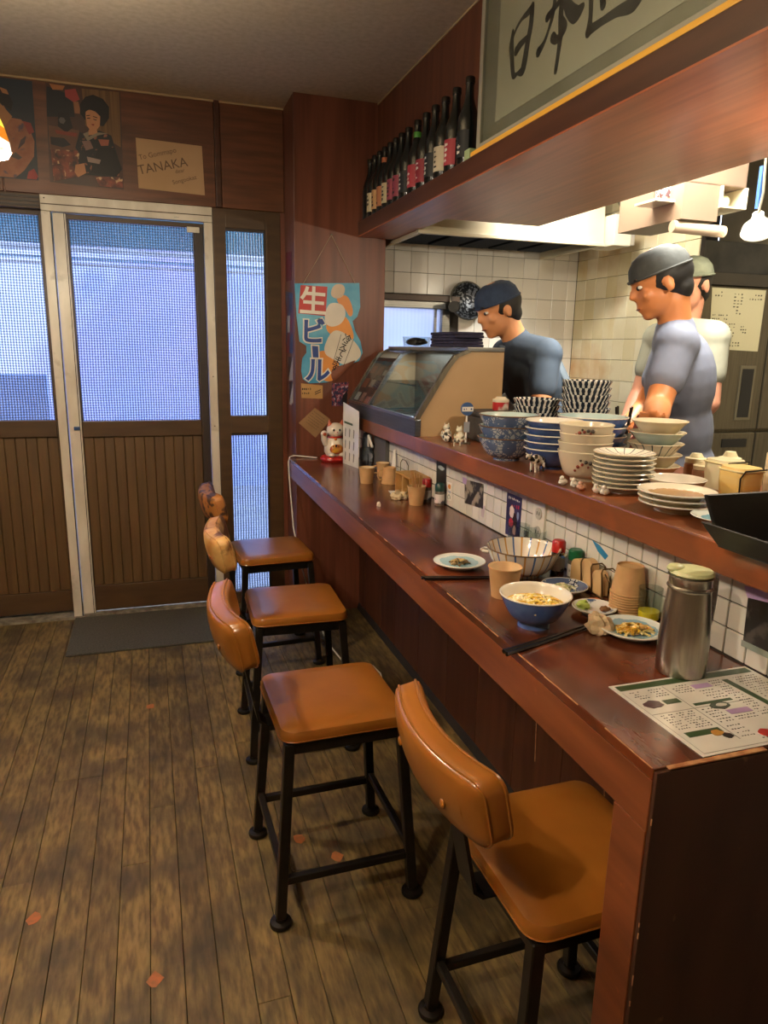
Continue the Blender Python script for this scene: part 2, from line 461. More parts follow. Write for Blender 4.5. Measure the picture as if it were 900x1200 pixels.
# ------------------------------------------------------------------ sliding doors
def door(name, x0, x1, gx0, gx1, yy, boards_z, sill, gtop, mrz, stile):
    d = S(name, MB().box(x0, gx0, yy, yy+.032, .02, gtop+.02).box(gx1, x1, yy, yy+.032, .02, gtop+.02).box(gx0, gx1, yy, yy+.032, gtop, gtop+.02)
          .box(gx0, gx1, yy, yy+.032, .025, sill), stile, bevel=.002)
    MB().box(gx0, gx1, yy-.004, yy+.03, mrz[0], mrz[1]).build('middle_rail', m_brown, d, bevel=.003)
    MB().box(gx0, gx1, yy-.002, yy+.03, .026, sill+.001).build('bottom_rail', m_brown, d, bevel=.003)
    MB().box(gx0, gx1, yy+.012, yy+.017, mrz[1], gtop).build('glass_pane', m_reed, d)
    for gx in (gx0, gx1-.006):
        MB().box(gx, gx+.006, yy+.004, yy+.026, mrz[1], gtop).build('glass_bead', m_dark, d)
    n = round((gx1-gx0)/.0465); bw = (gx1-gx0)/n
    for i in range(n):
        MB().box(gx0+i*bw+.0006, gx0+(i+1)*bw-.0006, yy+.010, yy+.022, sill, mrz[0]).build('board', m_board, d, bevel=.0025, seg=1)
    MB().box(gx0, gx1, yy+.021, yy+.024, sill, mrz[0]).build('backing_board', m_dark, d)
    return d
d1 = door('door_1', -1.5, -.42, -1.42, -.432, YB+.035, None, .132, 1.905, (.908, .988), m_brown)
d2 = door('door_2', -.374, .281, -.316, .240, YB+.002, None, .155, 1.892, (.908, .984), m_brown)
# its white meeting stile with groove and blue lock
MB().box(-.374, -.318, YB-.010, YB+.020, .012, 1.914).build('white_stile', m_alu, d2, bevel=.003)
MB().box(-.327, -.324, YB-.0115, YB-.009, .012, 1.914).build('groove', m_dark, d2)
MB().box(-.352, -.326, YB-.020, YB-.009, .945, .962).build('lock', M('lock_blue', '#24406e', rough=.3), d2, bevel=.002)
MB().box(.205, .262, YB-.012, YB+.004, 1.868, 1.893).build('door_closer_cap', m_alu, d2, bevel=.002)
MB().box(.241, .278, YB-.004, YB+.004, .02, 1.895).build('dark_stile', m_dark, d2, bevel=.002)
# white aluminium frame
tf = S('trim_5', MB().box(-.418, -.378, YB-.022, YB+.03, 0, 1.9165).box(.283, .322, YB-.018, YB+.03, 0, 1.9165).box(-.418, .322, YB-.022, YB+.03, 1.917, 1.985), m_alu, bevel=.003)
MB().box(-.416, .32, YB-.024, YB-.021, 1.944, 1.948).build('groove', m_brown, tf)
MB().box(-.380, -.377, YB-.024, YB-.02, 0, 1.917).build('groove', m_dark, tf)
for sx_, sz_ in ((.302, .955), (.302, 1.2), (-.40, 1.97)):
    MB().cyl((sx_, YB-.024, sz_), (sx_, YB-.017, sz_), .003, n=8).build('screw', m_dark, tf)
text('—•—', .010, m_ink, XW('y', (.16, YB-.0225, 1.93)), tf, 'frame_mark')
tr = S('trim_6', MB().box(-1.5, .283, YB-.03, YB+.07, -.01, .012).box(-1.5, .65, YB+.072, YB+.1, -.1, .05), M('worn_track', '#8f8777', '#5d5548', noise=30, rough=.6))  # track, plus an added box behind it blocking light under the doors
for k in range(3): MB().box(-.37, .283, YB-.028+.014*k, YB-.022+.014*k, .0121, .018).build('track_rail', M('worn_track', '#8f8777'), tr)
hd = S('trim_7', MB().box(-1.55, -.418, YB-.01, YB+.08, 1.925, 1.985), m_brown, bevel=.003)
for k in range(3): MB().box(-1.5, -.42, YB-.014, YB-.009, 1.934+.017*k, 1.942+.017*k).build('groove', m_dark, hd)
# side window
w1 = S('window_1', MB().box(.324, .384, YB-.012, YB+.04, .0, 1.985).box(.574, .648, YB-.012, YB+.04, .0, 1.985)
       .box(.384, .574, YB-.012, YB+.04, 1.900, 1.985).box(.384, .574, YB-.012, YB+.04, .916, 1.004).box(.384, .574, YB-.012, YB+.04, .0, .065), m_brown, bevel=.003)
MB().box(.384, .574, YB+.014, YB+.019, 1.004, 1.900).build('glass_pane', m_reed2, w1)
MB().box(.384, .574, YB+.014, YB+.019, .065, .916).build('glass_pane', m_reed2, w1)
for z0, z1 in ((1.004, 1.9), (.065, .916)):
    MB().box(.384, .574, YB-.004, YB+.012, z1-.012, z1).build('glass_bead', m_dark, w1)
    MB().box(.566, .574, YB-.004, YB+.012, z0, z1-.012).build('glass_bead', m_dark, w1)

# ------------------------------------------------------------------ beam, ledge, soffit over the counter
S('wall_right_upper', MB().box(1.066, 1.1, YN, 3.43, 1.90, ZC), M('upper_panel', '#6a3f28', '#55301e', scale=(9, 9, .6), noise=3, rough=.45, world=True))
S('trim_8', MB().box(.975, 1.066, YN, 3.43, 1.866, 1.930), m_beam, bevel=.002)
S('soffit', MB().box(.9751, 1.585, YN, 2.81, 1.863, 1.90).box(.9751, 1.165, 2.81, 3.43, 1.863, 1.90), m_soff)
S('trim_9', MB().box(1.56, 1.585, YN, 2.81, 1.90, 2.42), m_kwall)

# ------------------------------------------------------------------ kitchen walls
KX = 2.34
wk = S('wall_kitchen_back', MB().box(1.11, 3.3, YB+.008, YB+.1, 0, 1.315).box(1.55, 3.3, YB+.008, YB+.1, 1.315, 1.57).box(1.11, 3.3, YB+.008, YB+.1, 1.57, 2.42), m_grout)
tw, th = .0945, .107
for i in range(-1, 13):
    for j in range(-8, 3):
        x0 = 1.242+i*tw; z0 = 1.744+j*th
        if x0 > KX-.01 or x0 < 1.11: continue
        z1 = z0+th
        if x0 < 1.56 and z1 > 1.30 and z0 < 1.62: continue
        MB().box(x0+.0008, min(x0+tw-.0008, KX-.001), YB, YB+.009, z0+.0008, z1-.0008).build('tile', m_tile2, wk, bevel=.0015, seg=1)
ws = S('wall_kitchen_side', MB().box(KX+.008, KX+.03, 2.72, YB+.008, 0, 2.42), m_grout)
for i in range(10):
    for j in range(-8, 4):
        y0 = 2.72+i*.0955; z0 = 1.744+j*th
        MB().box(KX, KX+.009, y0+.0008, y0+.0955-.0008, z0+.0008, z0+th-.0008).build('tile', m_tile3 if i > 1 else m_tile3, ws, bevel=.0015, seg=1)
w2 = S('window_2', MB().box(1.115, 1.56, YB-.03, YB+.03, 1.563, 1.60).box(1.115, 1.56, YB-.03, YB+.03, 1.30, 1.325).box(1.515, 1.56, YB-.02, YB+.03, 1.325, 1.563).box(1.115, 1.135, YB-.02, YB+.03, 1.325, 1.563), m_steel, bevel=.003)
MB().box(1.135, 1.515, YB+.01, YB+.014, 1.325, 1.563).build('glass_pane', m_kglass, w2)
MB().box(1.478, 1.490, YB-.004, YB+.02, 1.325, 1.563).build('sash_bar', m_steel, w2)
S('trim_10', MB().box(1.112, 1.60, YB-.05, YB, 1.60, 1.63), M('window_head', '#6e5f55', '#5b4d45', noise=6, rough=.5), bevel=.003)

# ------------------------------------------------------------------ counter back splash of small tiles
wt = S('wall_counter', MB().box(.969, 1.03, .70, 3.43, .805, .986), m_grout)
ts = .0488; y = .70
while y < 3.42:
    for j in range(4):
        z0 = .822+.003+j*.0500
        z1 = min(z0+.0472, .986)
        if z1-z0 < .008: continue
        MB().box(.964, .970, y+.0013, min(y+ts-.0013, 3.429), z0, z1).build('tile', m_tile, wt, bevel=.0012, seg=1)
    y += ts

# ------------------------------------------------------------------ counter
ct = thing('counter', 'long dark red lacquered wooden counter running from the front end panel to the pillar', 'counter', (.8, 2.05, 0))
FX0, FX1 = .600, .634   # front edge is worn in slightly towards the near end
ZT = .822
def fx(y): return FX0+(FX1-FX0)*(y-.674)/(3.43-.674)
mb = MB(); ys = [.674, 3.428]
mb.hexa([(fx(ys[0]), ys[0], ZT-.018), (fx(ys[1]), ys[1], ZT-.018), (.9635, ys[1], ZT-.018), (.9635, ys[0], ZT-.018)],
        [(fx(ys[0]), ys[0], ZT), (fx(ys[1]), ys[1], ZT), (.9635, ys[1], ZT), (.9635, ys[0], ZT)])
mb.build('worktop', m_ctop, ct, bevel=.002)
mb = MB().hexa([(fx(.674), .674, .727), (fx(3.428), 3.428, .727), (fx(3.428)+.028, 3.428, .727), (fx(.674)+.028, .674, .727)],
               [(fx(.674), .674, ZT-.018), (fx(3.428), 3.428, ZT-.018), (fx(3.428)+.028, 3.428, ZT-.018), (fx(.674)+.028, .674, ZT-.018)])
mb.build('apron', m_apron, ct, bevel=.002)
mb = MB().box(.600, .9635, .676, .745, 0, .7265)
mb.build('end_panel', m_apron, ct, bevel=.002)
ce = S('wall_counter_end', MB().box(.602, 1.5, .668, .6755, 0, ZT-.004), m_end, bevel=.0015)
MB().box(1.035, 1.5, .677, .699, 0, .98).build('end_board', m_end, ce)
# worn lighter arris along the edges
mb = MB(); y = .676
while y < 3.40:
    ln = rnd.uniform(.01, .07)
    if rnd.random() < (.85 if y < 1.0 else .5):
        t = rnd.uniform(.0005, .0013)
        mb.box(fx(y)-.0004, fx(y)+t, y, y+ln, ZT-rnd.uniform(.0006, .0018), ZT+.0003)
    y += ln
x = .602
while x < .96:
    ln = rnd.uniform(.01, .05)
    if rnd.random() < .8: mb.box(x, x+ln, .6675, .6755+rnd.uniform(-.0006, .0006), ZT-.0015, ZT+.0003)
    x += ln
z = .1
while z < .80:
    ln = rnd.uniform(.004, .03)
    if rnd.random() < .3: mb.box(.6012, .6027, .6674, .6688, z, z+ln)
    z += ln+rnd.uniform(0, .03)
meta(mb.build('worn_edge', m_worn, ct), kind='stuff')
y = .745; bd = []
while y < 3.42:
    wd = rnd.choice((.20, .30, .33, .26)); y1 = min(y+wd, 3.428)
    MB().box(1.0, 1.012+rnd.uniform(0, .003), y+.001, y1-.001, 0, .80).build('board', m_cpanel, ct, bevel=.0015, seg=1)
    y = y1
mb = MB().hexa([(.990, .745, 0), (.990, 3.425, 0), (1.0, 3.425, 0), (1.0, .745, 0)], [(.996, .745, .022), (.996, 3.425, .022), (1.0, 3.425, .034), (1.0, .745, .034)])
mb.build('kick_rail', M('grey_kick', '#241d17', '#191410', noise=9, rough=.8), ct)
# pale scratches on a few boards
for y, z0, z1 in ((1.62, .20, .62), (2.0, .3, .6), (1.30, .3, .5)):
    MB().prism([(y, z1), (y+.004, z1), (y-.022, z0), (y-.025, z0)], PX(1.0), .0002, .0006).build('scratch', m_worn, ct)
# raised shelf
sh = thing('serving_shelf', 'raised red-brown wooden serving shelf above the tiles behind the counter', 'shelf', (1.16, 2.05, 1.042))
MB().box(.905, 1.42, .68, 3.428, .987, 1.042).build('shelf_board', m_shelf, sh, bevel=.004)
ZS = 1.042

# ------------------------------------------------------------------ street outside
S('street', MB().box(-4, 6, YB+.1, 9, -.12, -.1), M('asphalt', '#8f93a0', '#7d818e', noise=8, rough=.9))
S('facade', MB().box(-5, 7, 7.5, 7.7, -.1, 4.5), M('facade_paint', '#b9b2e6', '#8fa6dc', scale=(1, 1, .8), noise=.8, rough=.8, world=True, c3='#dfe6f0', patch=.55, p3=(.48, .56)))
for n_, args, mt_, lb, ct_ in (('awning', (-2.5, 2.6, 4.55, 4.58, 1.885, 3.1), M('awning_cloth', '#157f96', '#106d84', noise=3, rough=.8), 'blue awning cloth hanging outside the patterned glass', 'awning'),
                          ('tarpaulin', (-1.9, -.62, 5.0, 5.06, -.1, 1.15), M('tarp', '#5a93d8', '#4a84cc', noise=3, rough=.7), 'blue tarpaulin screen outside the left sliding door', 'tarpaulin')):
    meta(MB().box(*args).build(n_, mt_, bevel=.01), lb, ct_)

for k, (z0, z1, y_, col) in enumerate(((1.845, 1.868, 4.50, '#dfe9f0'), (1.80, 1.812, 4.46, '#7fb4d8'), (1.765, 1.775, 4.42, '#e8eef2'))):
    meta(MB().box(-2.5, 2.6, y_, y_+.02, z0, z1).build('awning_rail', M('rail_'+col[1:], col, rough=.5)), ['white rail under the blue awning outside, the highest', 'pale blue rail outside, the middle of three', 'white rail outside, the lowest of three'][k], 'rail')
for x_ in (-2.45, 2.55):
    meta(MB().box(x_, x_+.04, 4.60, 4.66, -.1, 3.1).build('awning_post', m_dark), 'post of the awning outside, '+('left end' if x_ < 0 else 'right end'), 'post')
# ================================================================== lamps
def pendant(loc, power, label, vis=True):
    x, y, z = loc
    t = thing('pendant_lamp', label, 'lamp', (x, y, z+.2), 'pendant lamps over the walkway')
    cols = ['#d81e78', '#f2e24a', '#c8771e', '#f4f0e0', '#7a1d1d', '#e8c23a']
    for k in range(12):
        a0 = 2*math.pi*k/12; a1 = 2*math.pi*(k+1)/12
        prof = [(.03, .17), (.122, .092), (.136, .055), (.144, .024), (.147, .0)]
        for j in range(4):
            (r_0, z_0), (r_1, z_1) = prof[j], prof[j+1]
            vs = [(x+r_*math.cos(a), y+r_*math.sin(a), z+z_) for (r_, z_, a) in ((r_0, z_0, a0), (r_0, z_0, a1), (r_1, z_1, a1), (r_1, z_1, a0))]
            mb = MB().add(vs, [(0, 1, 2, 3)])
            c = [cols[0], cols[1], cols[2], cols[3]][j] if k % 2 else [cols[4], cols[0], cols[5], cols[3]][j]
            mb.build('shade_panel', M('lamp_glass_'+c[1:], c, rough=.3, emit=.55), t)
    MB().lathe([(.0, .20), (.03, .185), (.032, .168), (0, .168)], (x, y, z), n=16).build('shade_cap', m_black, t, smooth=True)
    MB().cyl((x, y, z+.19), (x, y, ZC-.02), .0035, n=6).build('cord', m_black, t)
    MB().cyl((x, y, ZC-.03), (x, y, ZC), .04, n=16).build('ceiling_cup', m_black, t)
    MB().ball((x, y, z+.055), .03, 16, 10).build('bulb', M('bulb_glow', '#ffdfae', rough=.3, emit=12.0), t, smooth=True)
    ld = bpy.data.lights.new('lamp_light', 'POINT'); ld.energy = power; ld.color = (1.0, .87, .68); ld.shadow_soft_size = .03
    lo = bpy.data.objects.new('lamp_light', ld); COL.objects.link(lo); lo.parent = t; lo.location = Vector((x, y, z-.012))-org(t)
    ud = bpy.data.lights.new('lamp_uplight', 'SPOT'); ud.energy = power*1.5; ud.color = (1.0, .84, .62); ud.spot_size = R(165); ud.spot_blend = .6; ud.shadow_soft_size = .06
    uo = bpy.data.objects.new('lamp_uplight', ud); COL.objects.link(uo); uo.parent = t; uo.location = Vector((x, y, z+.21))-org(t); uo.rotation_euler = (math.pi, 0, 0)
    return t
pendant((-.437, 2.07, 1.797), P_PENDANT, 'stained-glass pendant lamp hanging near the sliding doors')
pendant((-.55, .35, 1.95), P_PENDANT2, 'stained-glass pendant lamp hanging nearer the camera')
def fixture(name, label, x0, x1, y0, y1, z, power, col, sx, sy):
    t = thing(name, label, 'lamp', ((x0+x1)/2, (y0+y1)/2, z))
    MB().box(x0, x1, y0, y1, z-.05, z).build('housing', m_white, t, bevel=.005)
    MB().box(x0+.02, x1-.02, y0+.02, y1-.02, z-.056, z-.049).build('diffuser', M('tube_glow_'+name, tuple(col)+(1,), emit=4.0), t)
    ld = bpy.data.lights.new(name, 'AREA'); ld.energy = power; ld.color = col; ld.shape = 'RECTANGLE'; ld.size = sx; ld.size_y = sy
    lo = bpy.data.objects.new('lamp_light', ld); COL.objects.link(lo); lo.parent = t; lo.location = (0, 0, -.062)
fixture('kitchen_tube_light', 'fluorescent tube light on the kitchen ceiling', 1.61, 1.77, 1.5, 2.7, 2.42, P_KITCHEN, (1.0, .97, .88), .16, 1.1)
t = thing('added_fill_lamp', 'unseen fill lamp added close below the dining room ceiling', 'lamp', (-.60, 1.45, 2.2))  # out-of-view lamp, added to brighten the ceiling and fill the room
MB().cyl((-.60, 1.45, 2.27), (-.60, 1.45, ZC), .008, n=8).build('stem', m_black, t)
MB().lathe([(0, .09), (.03, .088), (.035, .07), (0, .07)], (-.60, 1.45, 2.2), n=20).build('holder', m_black, t)
ld = bpy.data.lights.new('lamp_light', 'POINT'); ld.energy = P_FILL; ld.color = (1.0, .83, .62); ld.shadow_soft_size = .07
lo = bpy.data.objects.new('lamp_light', ld); COL.objects.link(lo); lo.parent = t; lo.location = (0, 0, -.03)

# ================================================================== stools
m_lea = M('tan_leather', '#985f22', '#89541c', noise=7, rough=.30, bump=.05, coat=.3, detail=3)
m_lea_old = M('worn_leather', '#a8702f', '#c09a5c', noise=14, rough=.5, bump=.3, c3='#5b3413', patch=16, p3=(.5, .6))
m_lea_rip = M('torn_leather', '#a56c30', '#8a5524', noise=16, rough=.55, bump=.8, c3='#3d2312', patch=20, p3=(.5, .56))
m_leg = M('stool_iron', '#171411', '#221d17', noise=20, rough=.38, metal=.35, bump=.1)
def rrect(w_, h_, r, n=5):
    pts = []
    for cx, cy, a0 in ((w_/2-r, h_/2-r, 0), (-w_/2+r, h_/2-r, 90), (-w_/2+r, -h_/2+r, 180), (w_/2-r, -h_/2+r, 270)):
        for k in range(n+1):
            a = R(a0+90*k/n); pts.append((cx+r*math.cos(a), cy+r*math.sin(a)))
    return pts
def cushion(mb, sections, P):
    """stack of outlines: sections = list of (outline pts, height); P maps (pt, h) to 3-D"""
    n = len(sections[0][0]); vs = []; fs = []
    for pts, h in sections: vs += [P(p, h) for p in pts]
    for j in range(len(sections)-1):
        for i in range(n): fs.append((j*n+i, j*n+(i+1) % n, (j+1)*n+(i+1) % n, (j+1)*n+i))
    fs.append(tuple(range(n))[::-1])
    c = len(vs); pts, h = sections[-1]
    vs.append(P((sum(p[0] for p in pts)/n, sum(p[1] for p in pts)/n), h+.0015)); m0 = (len(sections)-1)*n
    for i in range(n): fs.append((m0+i, m0+(i+1) % n, c))
    mb.add(vs, fs)
def make_stool(loc, label, rot, mb_back, seat_top=.5, group='leather bar stools along the counter'):
    t = thing('bar_stool', label, 'stool', (0, 0, 0), group)
    W_, D_ = .315, .325
    mb = MB()
    cushion(mb, [(rrect(W_-.02, D_-.02, .03), .462), (rrect(W_, D_, .035), .470), (rrect(W_+.002, D_+.002, .036), .484), (rrect(W_-.008, D_-.008, .034), .494), (rrect(W_-.035, D_-.035, .03), .4995), (rrect(W_-.10, D_-.10, .03), .501)], lambda p, h: (p[0], p[1], h))
    mb.build('seat', m_lea, t, smooth=True)
    mb = MB().tube([(p[0], p[1], .4715) for p in rrect(W_+.001, D_+.001, .0365)], .0018, 5, closed=True)
    mb.build('seat_piping', m_lea, t, smooth=True)
    fw, fd = .135, .14; z0, z1 = .432, .463
    mb = MB()
    for s in (-1, 1):
        mb.box(-fw-.01, fw+.01, s*fd-.008, s*fd+.008, z0, z1); mb.box(s*fw-.008, s*fw+.008, -fd-.01, fd+.01, z0, z1)
    mb.build('seat_frame', m_leg, t, bevel=.0015, seg=1)
    top = {}; 
    for sx_ in (-1, 1):
        for sy_ in (-1, 1):
            a = Vector((sx_*.137, sy_*.142, .46)); b = Vector((sx_*.168, sy_*.170, .02)); top[(sx_, sy_)] = (a, b)
            lg = MB().bar(a, b, .024, .024, up=(0, 1, 0)).build('leg', m_leg, t, bevel=.002, seg=1)
            MB().lathe([(0, .022), (.011, .022), (.013, .014), (.025, .012), (.027, .008), (.026, .002), (.022, 0), (0, 0)], (b.x, b.y, 0), n=18).build('foot_glide', m_leg, lg, smooth=True)
    def at(k, z):
        a, b = top[k]; u = (a.z-z)/(a.z-b.z); return a+(b-a)*u
    for k0, k1, z in (((-1, -1), (1, -1), .115), ((-1, 1), (1, 1), .115), ((-1, -1), (-1, 1), .135), ((1, -1), (1, 1), .135)):
        MB().bar(at(k0, z), at(k1, z), .016, .020).build('stretcher', m_leg, t, bevel=.0015, seg=1)
    # back rest on the -x side
    s_ = MB().tube([(-.143, 0, .452), (-.175, 0, .446), (-.195, 0, .47), (-.222, 0, .60), (-.236, 0, .70)], .001, 4)
    sp = MB()
    pth = [(-.143, .446), (-.172, .446), (-.190, .462), (-.214, .58), (-.236, .71)]
    for i in range(len(pth)-1):
        (xa, za), (xb, zb) = pth[i], pth[i+1]
        sp.bar((xa, 0, za), (xb, 0, zb), .005, .048, up=(0, 1, 0)) if False else sp.hexa([(xa, -.03, za), (xa, .03, za), (xa+.006, .03, za+.003), (xa+.006, -.03, za+.003)], [(xb, -.03, zb), (xb, .03, zb), (xb+.006, .03, zb+.003), (xb+.006, -.03, zb+.003)])
    sp.build('back_support', m_leg, t)
    mb = MB(); tilt = R(12); H_ = .112; L_ = .335
    X = Matrix.Translation((-.242, 0, .714)) @ Matrix.Rotation(-tilt, 4, 'Y')
    def Pb(p, h):   # outline in (y, z); h across thickness, curved plan
        yy, zz = p
        bow = -.030*(1-(yy/(L_/2))**2)
        return X @ Vector((h+bow+.010, yy, zz))
    def rr_(l, hh, r):
        pts = rrect(l, hh, r, 4); out = []
        for i, p in enumerate(pts):
            q = pts[(i+1) % len(pts)]
            m_ = max(1, int(abs(q[0]-p[0])/.03))
            for k in range(m_): out.append((p[0]+(q[0]-p[0])*k/m_, p[1]+(q[1]-p[1])*k/m_))
        return out
    n1 = rr_(L_, H_, .024)
    def shr(o, k): return [(p[0]*(1-k*2/L_), p[1]*(1-k*2/H_)) for p in o]
    secs = [(shr(n1, .012), -.027), (shr(n1, .003), -.0225), (n1, -.016), (n1, .016), (shr(n1, .003), .0225), (shr(n1, .012), .027)]
    n = len(n1); vs = []; fs = []
    for o_, h in secs: vs += [Pb(p, h) for p in o_]
    for j in range(len(secs)-1):
        for i in range(n): fs.append((j*n+i, j*n+(i+1) % n, (j+1)*n+(i+1) % n, (j+1)*n+i))
    for j0, sg in ((0, -1), (len(secs)-1, 1)):       # caps: top half / bottom half strips
        o_, h = secs[j0]
        # grid between top and bottom outline points sharing y
        order = list(range(n))
        c = len(vs)
        inner = [(p[0]*.86, p[1]*.5) for p in o_]
        vs += [Pb(p, h+sg*.004) for p in inner]
        for i in range(n): fs.append((j0*n+i, j0*n+(i+1) % n, c+(i+1) % n, c+i))
        c2 = len(vs); vs += [Pb((p[0], 0), h+sg*.005) for p in inner]
        for i in range(n): fs.append((c+i, c+(i+1) % n, c2+(i+1) % n, c2+i))
    mb.add(vs, fs)
    bk = mb.build('backrest', mb_back, t, smooth=True)
    for h in (-.016, .016):
        MB().tube([Pb((p[0]*1.004, p[1]*1.012), h) for p in n1], .0022, 5, closed=True).build('seam', mb_back, bk, smooth=True)
    for y_ in (-.09, .09):
        p = Pb((y_, -.01), -.033)
        MB().ball(p, (.003, .008, .008), 10, 6).build('button', m_lea, bk, smooth=True)
    t.location = loc; t.rotation_euler = (0, 0, rot)
    return t
stools = [
 ((.662, .945, 0), R(1), m_lea, 'tan leather bar stool nearest the camera, pushed in beside the counter end post'),
 ((.398, 1.605, 0), R(1), m_lea, 'tan leather bar stool second from the camera, standing clear in the walkway'),
 ((.440, 2.305, 0), R(-2), m_lea_old, 'tan leather bar stool third from the camera, with a pale scuffed backrest'),
 ((.468, 2.985, 0), R(3), m_lea_rip, 'tan leather bar stool nearest the doors, with a torn backrest'),
]
for loc, rot, bm_, lb in stools: make_stool(loc, lb, rot, bm_)

# door mat
meta(MB().box(-.413, .285, 3.178, 3.642, .0, .009).build('door_mat', M('mat_grey', '#4c4a42', '#3d3c36', noise=120, rough=.95, bump=.6, world=True), bevel=.003),
     'flat dark grey door mat on the planks before the sliding door', 'mat')

# ================================================================== crockery
m_por = M('porcelain', '#dedacd', '#d2cdbf', noise=3, rough=.15, coat=.3)
m_por_w = M('porcelain_cream', '#d8cfb8', '#cbbf9f', noise=8, rough=.2, coat=.2)
m_celadon = M('celadon_glaze', '#b9c9c4', '#9db5b5', noise=8, rough=.18, coat=.3)
m_blue = M('blue_glaze', '#5577b4', '#3f61a2', noise=22, rough=.18, coat=.4, c3='#7f9ccc', patch=10, p3=(.55, .75))
m_navy = M('navy_glaze', '#40598a', '#2c4170', noise=14, rough=.18, coat=.4)
m_kraft = M('kraft_paper', '#bf9868', '#b38c5b', noise=30, rough=.75)
m_kraft_in = M('kraft_inner', '#d9bd93', rough=.7)
def fn_stripes(mt, mix, x, y, z, a, N, L, tc):
    s = mt('SINE', mt('MULTIPLY', a, 24.0)); fac = mt('GREATER_THAN', s, .80)
    s2 = mt('SINE', mt('ADD', mt('MULTIPLY', a, 12.0), .8)); c = mix(mt('GREATER_THAN', s2, 0.0), '#5273a6', '#c79a55')
    return mix(fac, '#ddd8cb', c)
m_strp = node_mat('striped_glaze', fn_stripes, .15, coat=.3)
def fn_centre(c_in, c_out, r_):
    def fn_(mt, mix, x, y, z, a, N, L, tc):
        d = mt('SQRT', mt('ADD', mt('MULTIPLY', x, x), mt('MULTIPLY', y, y)))
        n = N.new('ShaderNodeTexNoise'); n.inputs['Scale'].default_value = 45; L.new(tc.outputs['Object'], n.inputs['Vector'])
        return mix(mt('GREATER_THAN', mt('ADD', d, mt('MULTIPLY', n.outputs['Fac'], .022)), r_), c_in, c_out)
    return fn_
def fn_lines(mt, mix, x, y, z, a, N, L, tc):
    s = mt('SINE', mt('MULTIPLY', a, 26.0)); s2 = mt('SINE', mt('MULTIPLY', z, 420.0))
    return mix(mt('GREATER_THAN', mt('ADD', s, mt('MULTIPLY', s2, .25)), .25), '#26303c', '#d8d8d0')
m_blk = node_mat('black_white_glaze', fn_lines, .2)
def fn_fan(mt, mix, x, y, z, a, N, L, tc):
    s = mt('SINE', mt('MULTIPLY', a, 18.0))
    return mix(mt('GREATER_THAN', s, .9), '#ded9ca', '#56646a')
m_fan = node_mat('fan_line_glaze', fn_fan, .2)
def fn_arabesque(c0, c1, c2):
    def fn_(mt, mix, x, y, z, a, N, L, tc):
        v = N.new('ShaderNodeTexVoronoi'); v.inputs['Scale'].default_value = 85; v.feature = 'DISTANCE_TO_EDGE'; L.new(tc.outputs['Object'], v.inputs['Vector'])
        k = mt('LESS_THAN', v.outputs['Distance'], .10)
        n = N.new('ShaderNodeTexNoise'); n.inputs['Scale'].default_value = 22; L.new(tc.outputs['Object'], n.inputs['Vector'])
        return mix(mt('GREATER_THAN', n.outputs['Fac'], .53), mix(k, c0, c1), c2)
    return fn_
m_arab = node_mat('arabesque_glaze', fn_arabesque('#a9b1b8', '#5a6a88', '#56698c'), .2, coat=.3)
m_nami = node_mat('wave_glaze', fn_arabesque('#cdd3d6', '#2b3a58', '#55688c'), .2, coat=.3)
m_flower = M('flower_glaze', '#c9bda6', '#bfb29a', noise=6, rough=.22, coat=.2)
m_rim = M('rim_brown', '#6b5136', rough=.3)

def bowl_prof(r, h, fr, fh=.008, t=.003, p=.55, flare=0.0, n=9):
    out = [(0, .002), (fr*.8, .002), (fr*.85, 0), (fr, 0), (fr*.98, fh)]
    for i in range(1, n+1):
        s = i/n; out.append((fr*.98+(r-fr*.98)*s**p+flare*max(0, s-.75), fh+(h-fh)*s))
    rt, _ = out[-1]
    out.append((rt-t*.5, h+t*.35))
    inn = []
    for i in range(n, -1, -1):
        s = i/n; inn.append((max(.0, fr*.98+(r-fr*.98)*s**p+flare*max(0, s-.75)-t), fh+(h-fh)*s+t*(1-s)))
    out += inn; out.append((0, fh+t))
    return out, [0]*(4+n)+[1]*(len(out)-1-4-n)
def dish(name, label, cat, loc, r, h, fr, mo, mi_, group=None, rim=None, tilt=None, sx=1, sy=1, fh=.006, t=.003, p=.55, flare=0, n=40, lug=None):
    x, y, z = loc
    th_ = thing(name, label, cat, loc, group)
    pr, ms = bowl_prof(r, h, fr, fh, t, p, flare)
    body = MB().lathe(pr, loc, n=n, mis=ms, sx=sx, sy=sy).build('body', [mo, mi_], th_, smooth=True)
    rt = pr[4+9][0]
    if rim:
        MB().lathe([(rt-.0016, h+.0006), (rt-.0005, h+.0018), (rt+.0008, h+.0006), (rt+.0004, h-.0012)], loc, n=n, sx=sx, sy=sy).build('rim', rim, th_, smooth=True)
    if lug:
        for s in (-1, 1):
            d = Vector((math.cos(lug), math.sin(lug), 0))*s; e = Vector((-d.y, d.x, 0))
            c = Vector(loc)+d*(rt-.006)+Vector((0, 0, h-.014))
            MB().tube([c-e*.016, c-e*.014+d*.012, c+d*.018, c+e*.014+d*.012, c+e*.016], .0035, 8).build('lug_handle', mo, th_, smooth=True)
    if tilt: th_.rotation_euler = tilt
    return th_
ORD = ['lowest', 'second from the bottom', 'third from the bottom', 'fourth from the bottom', 'fifth from the bottom', 'sixth from the bottom', 'seventh from the bottom', 'eighth from the bottom', 'ninth from the bottom']
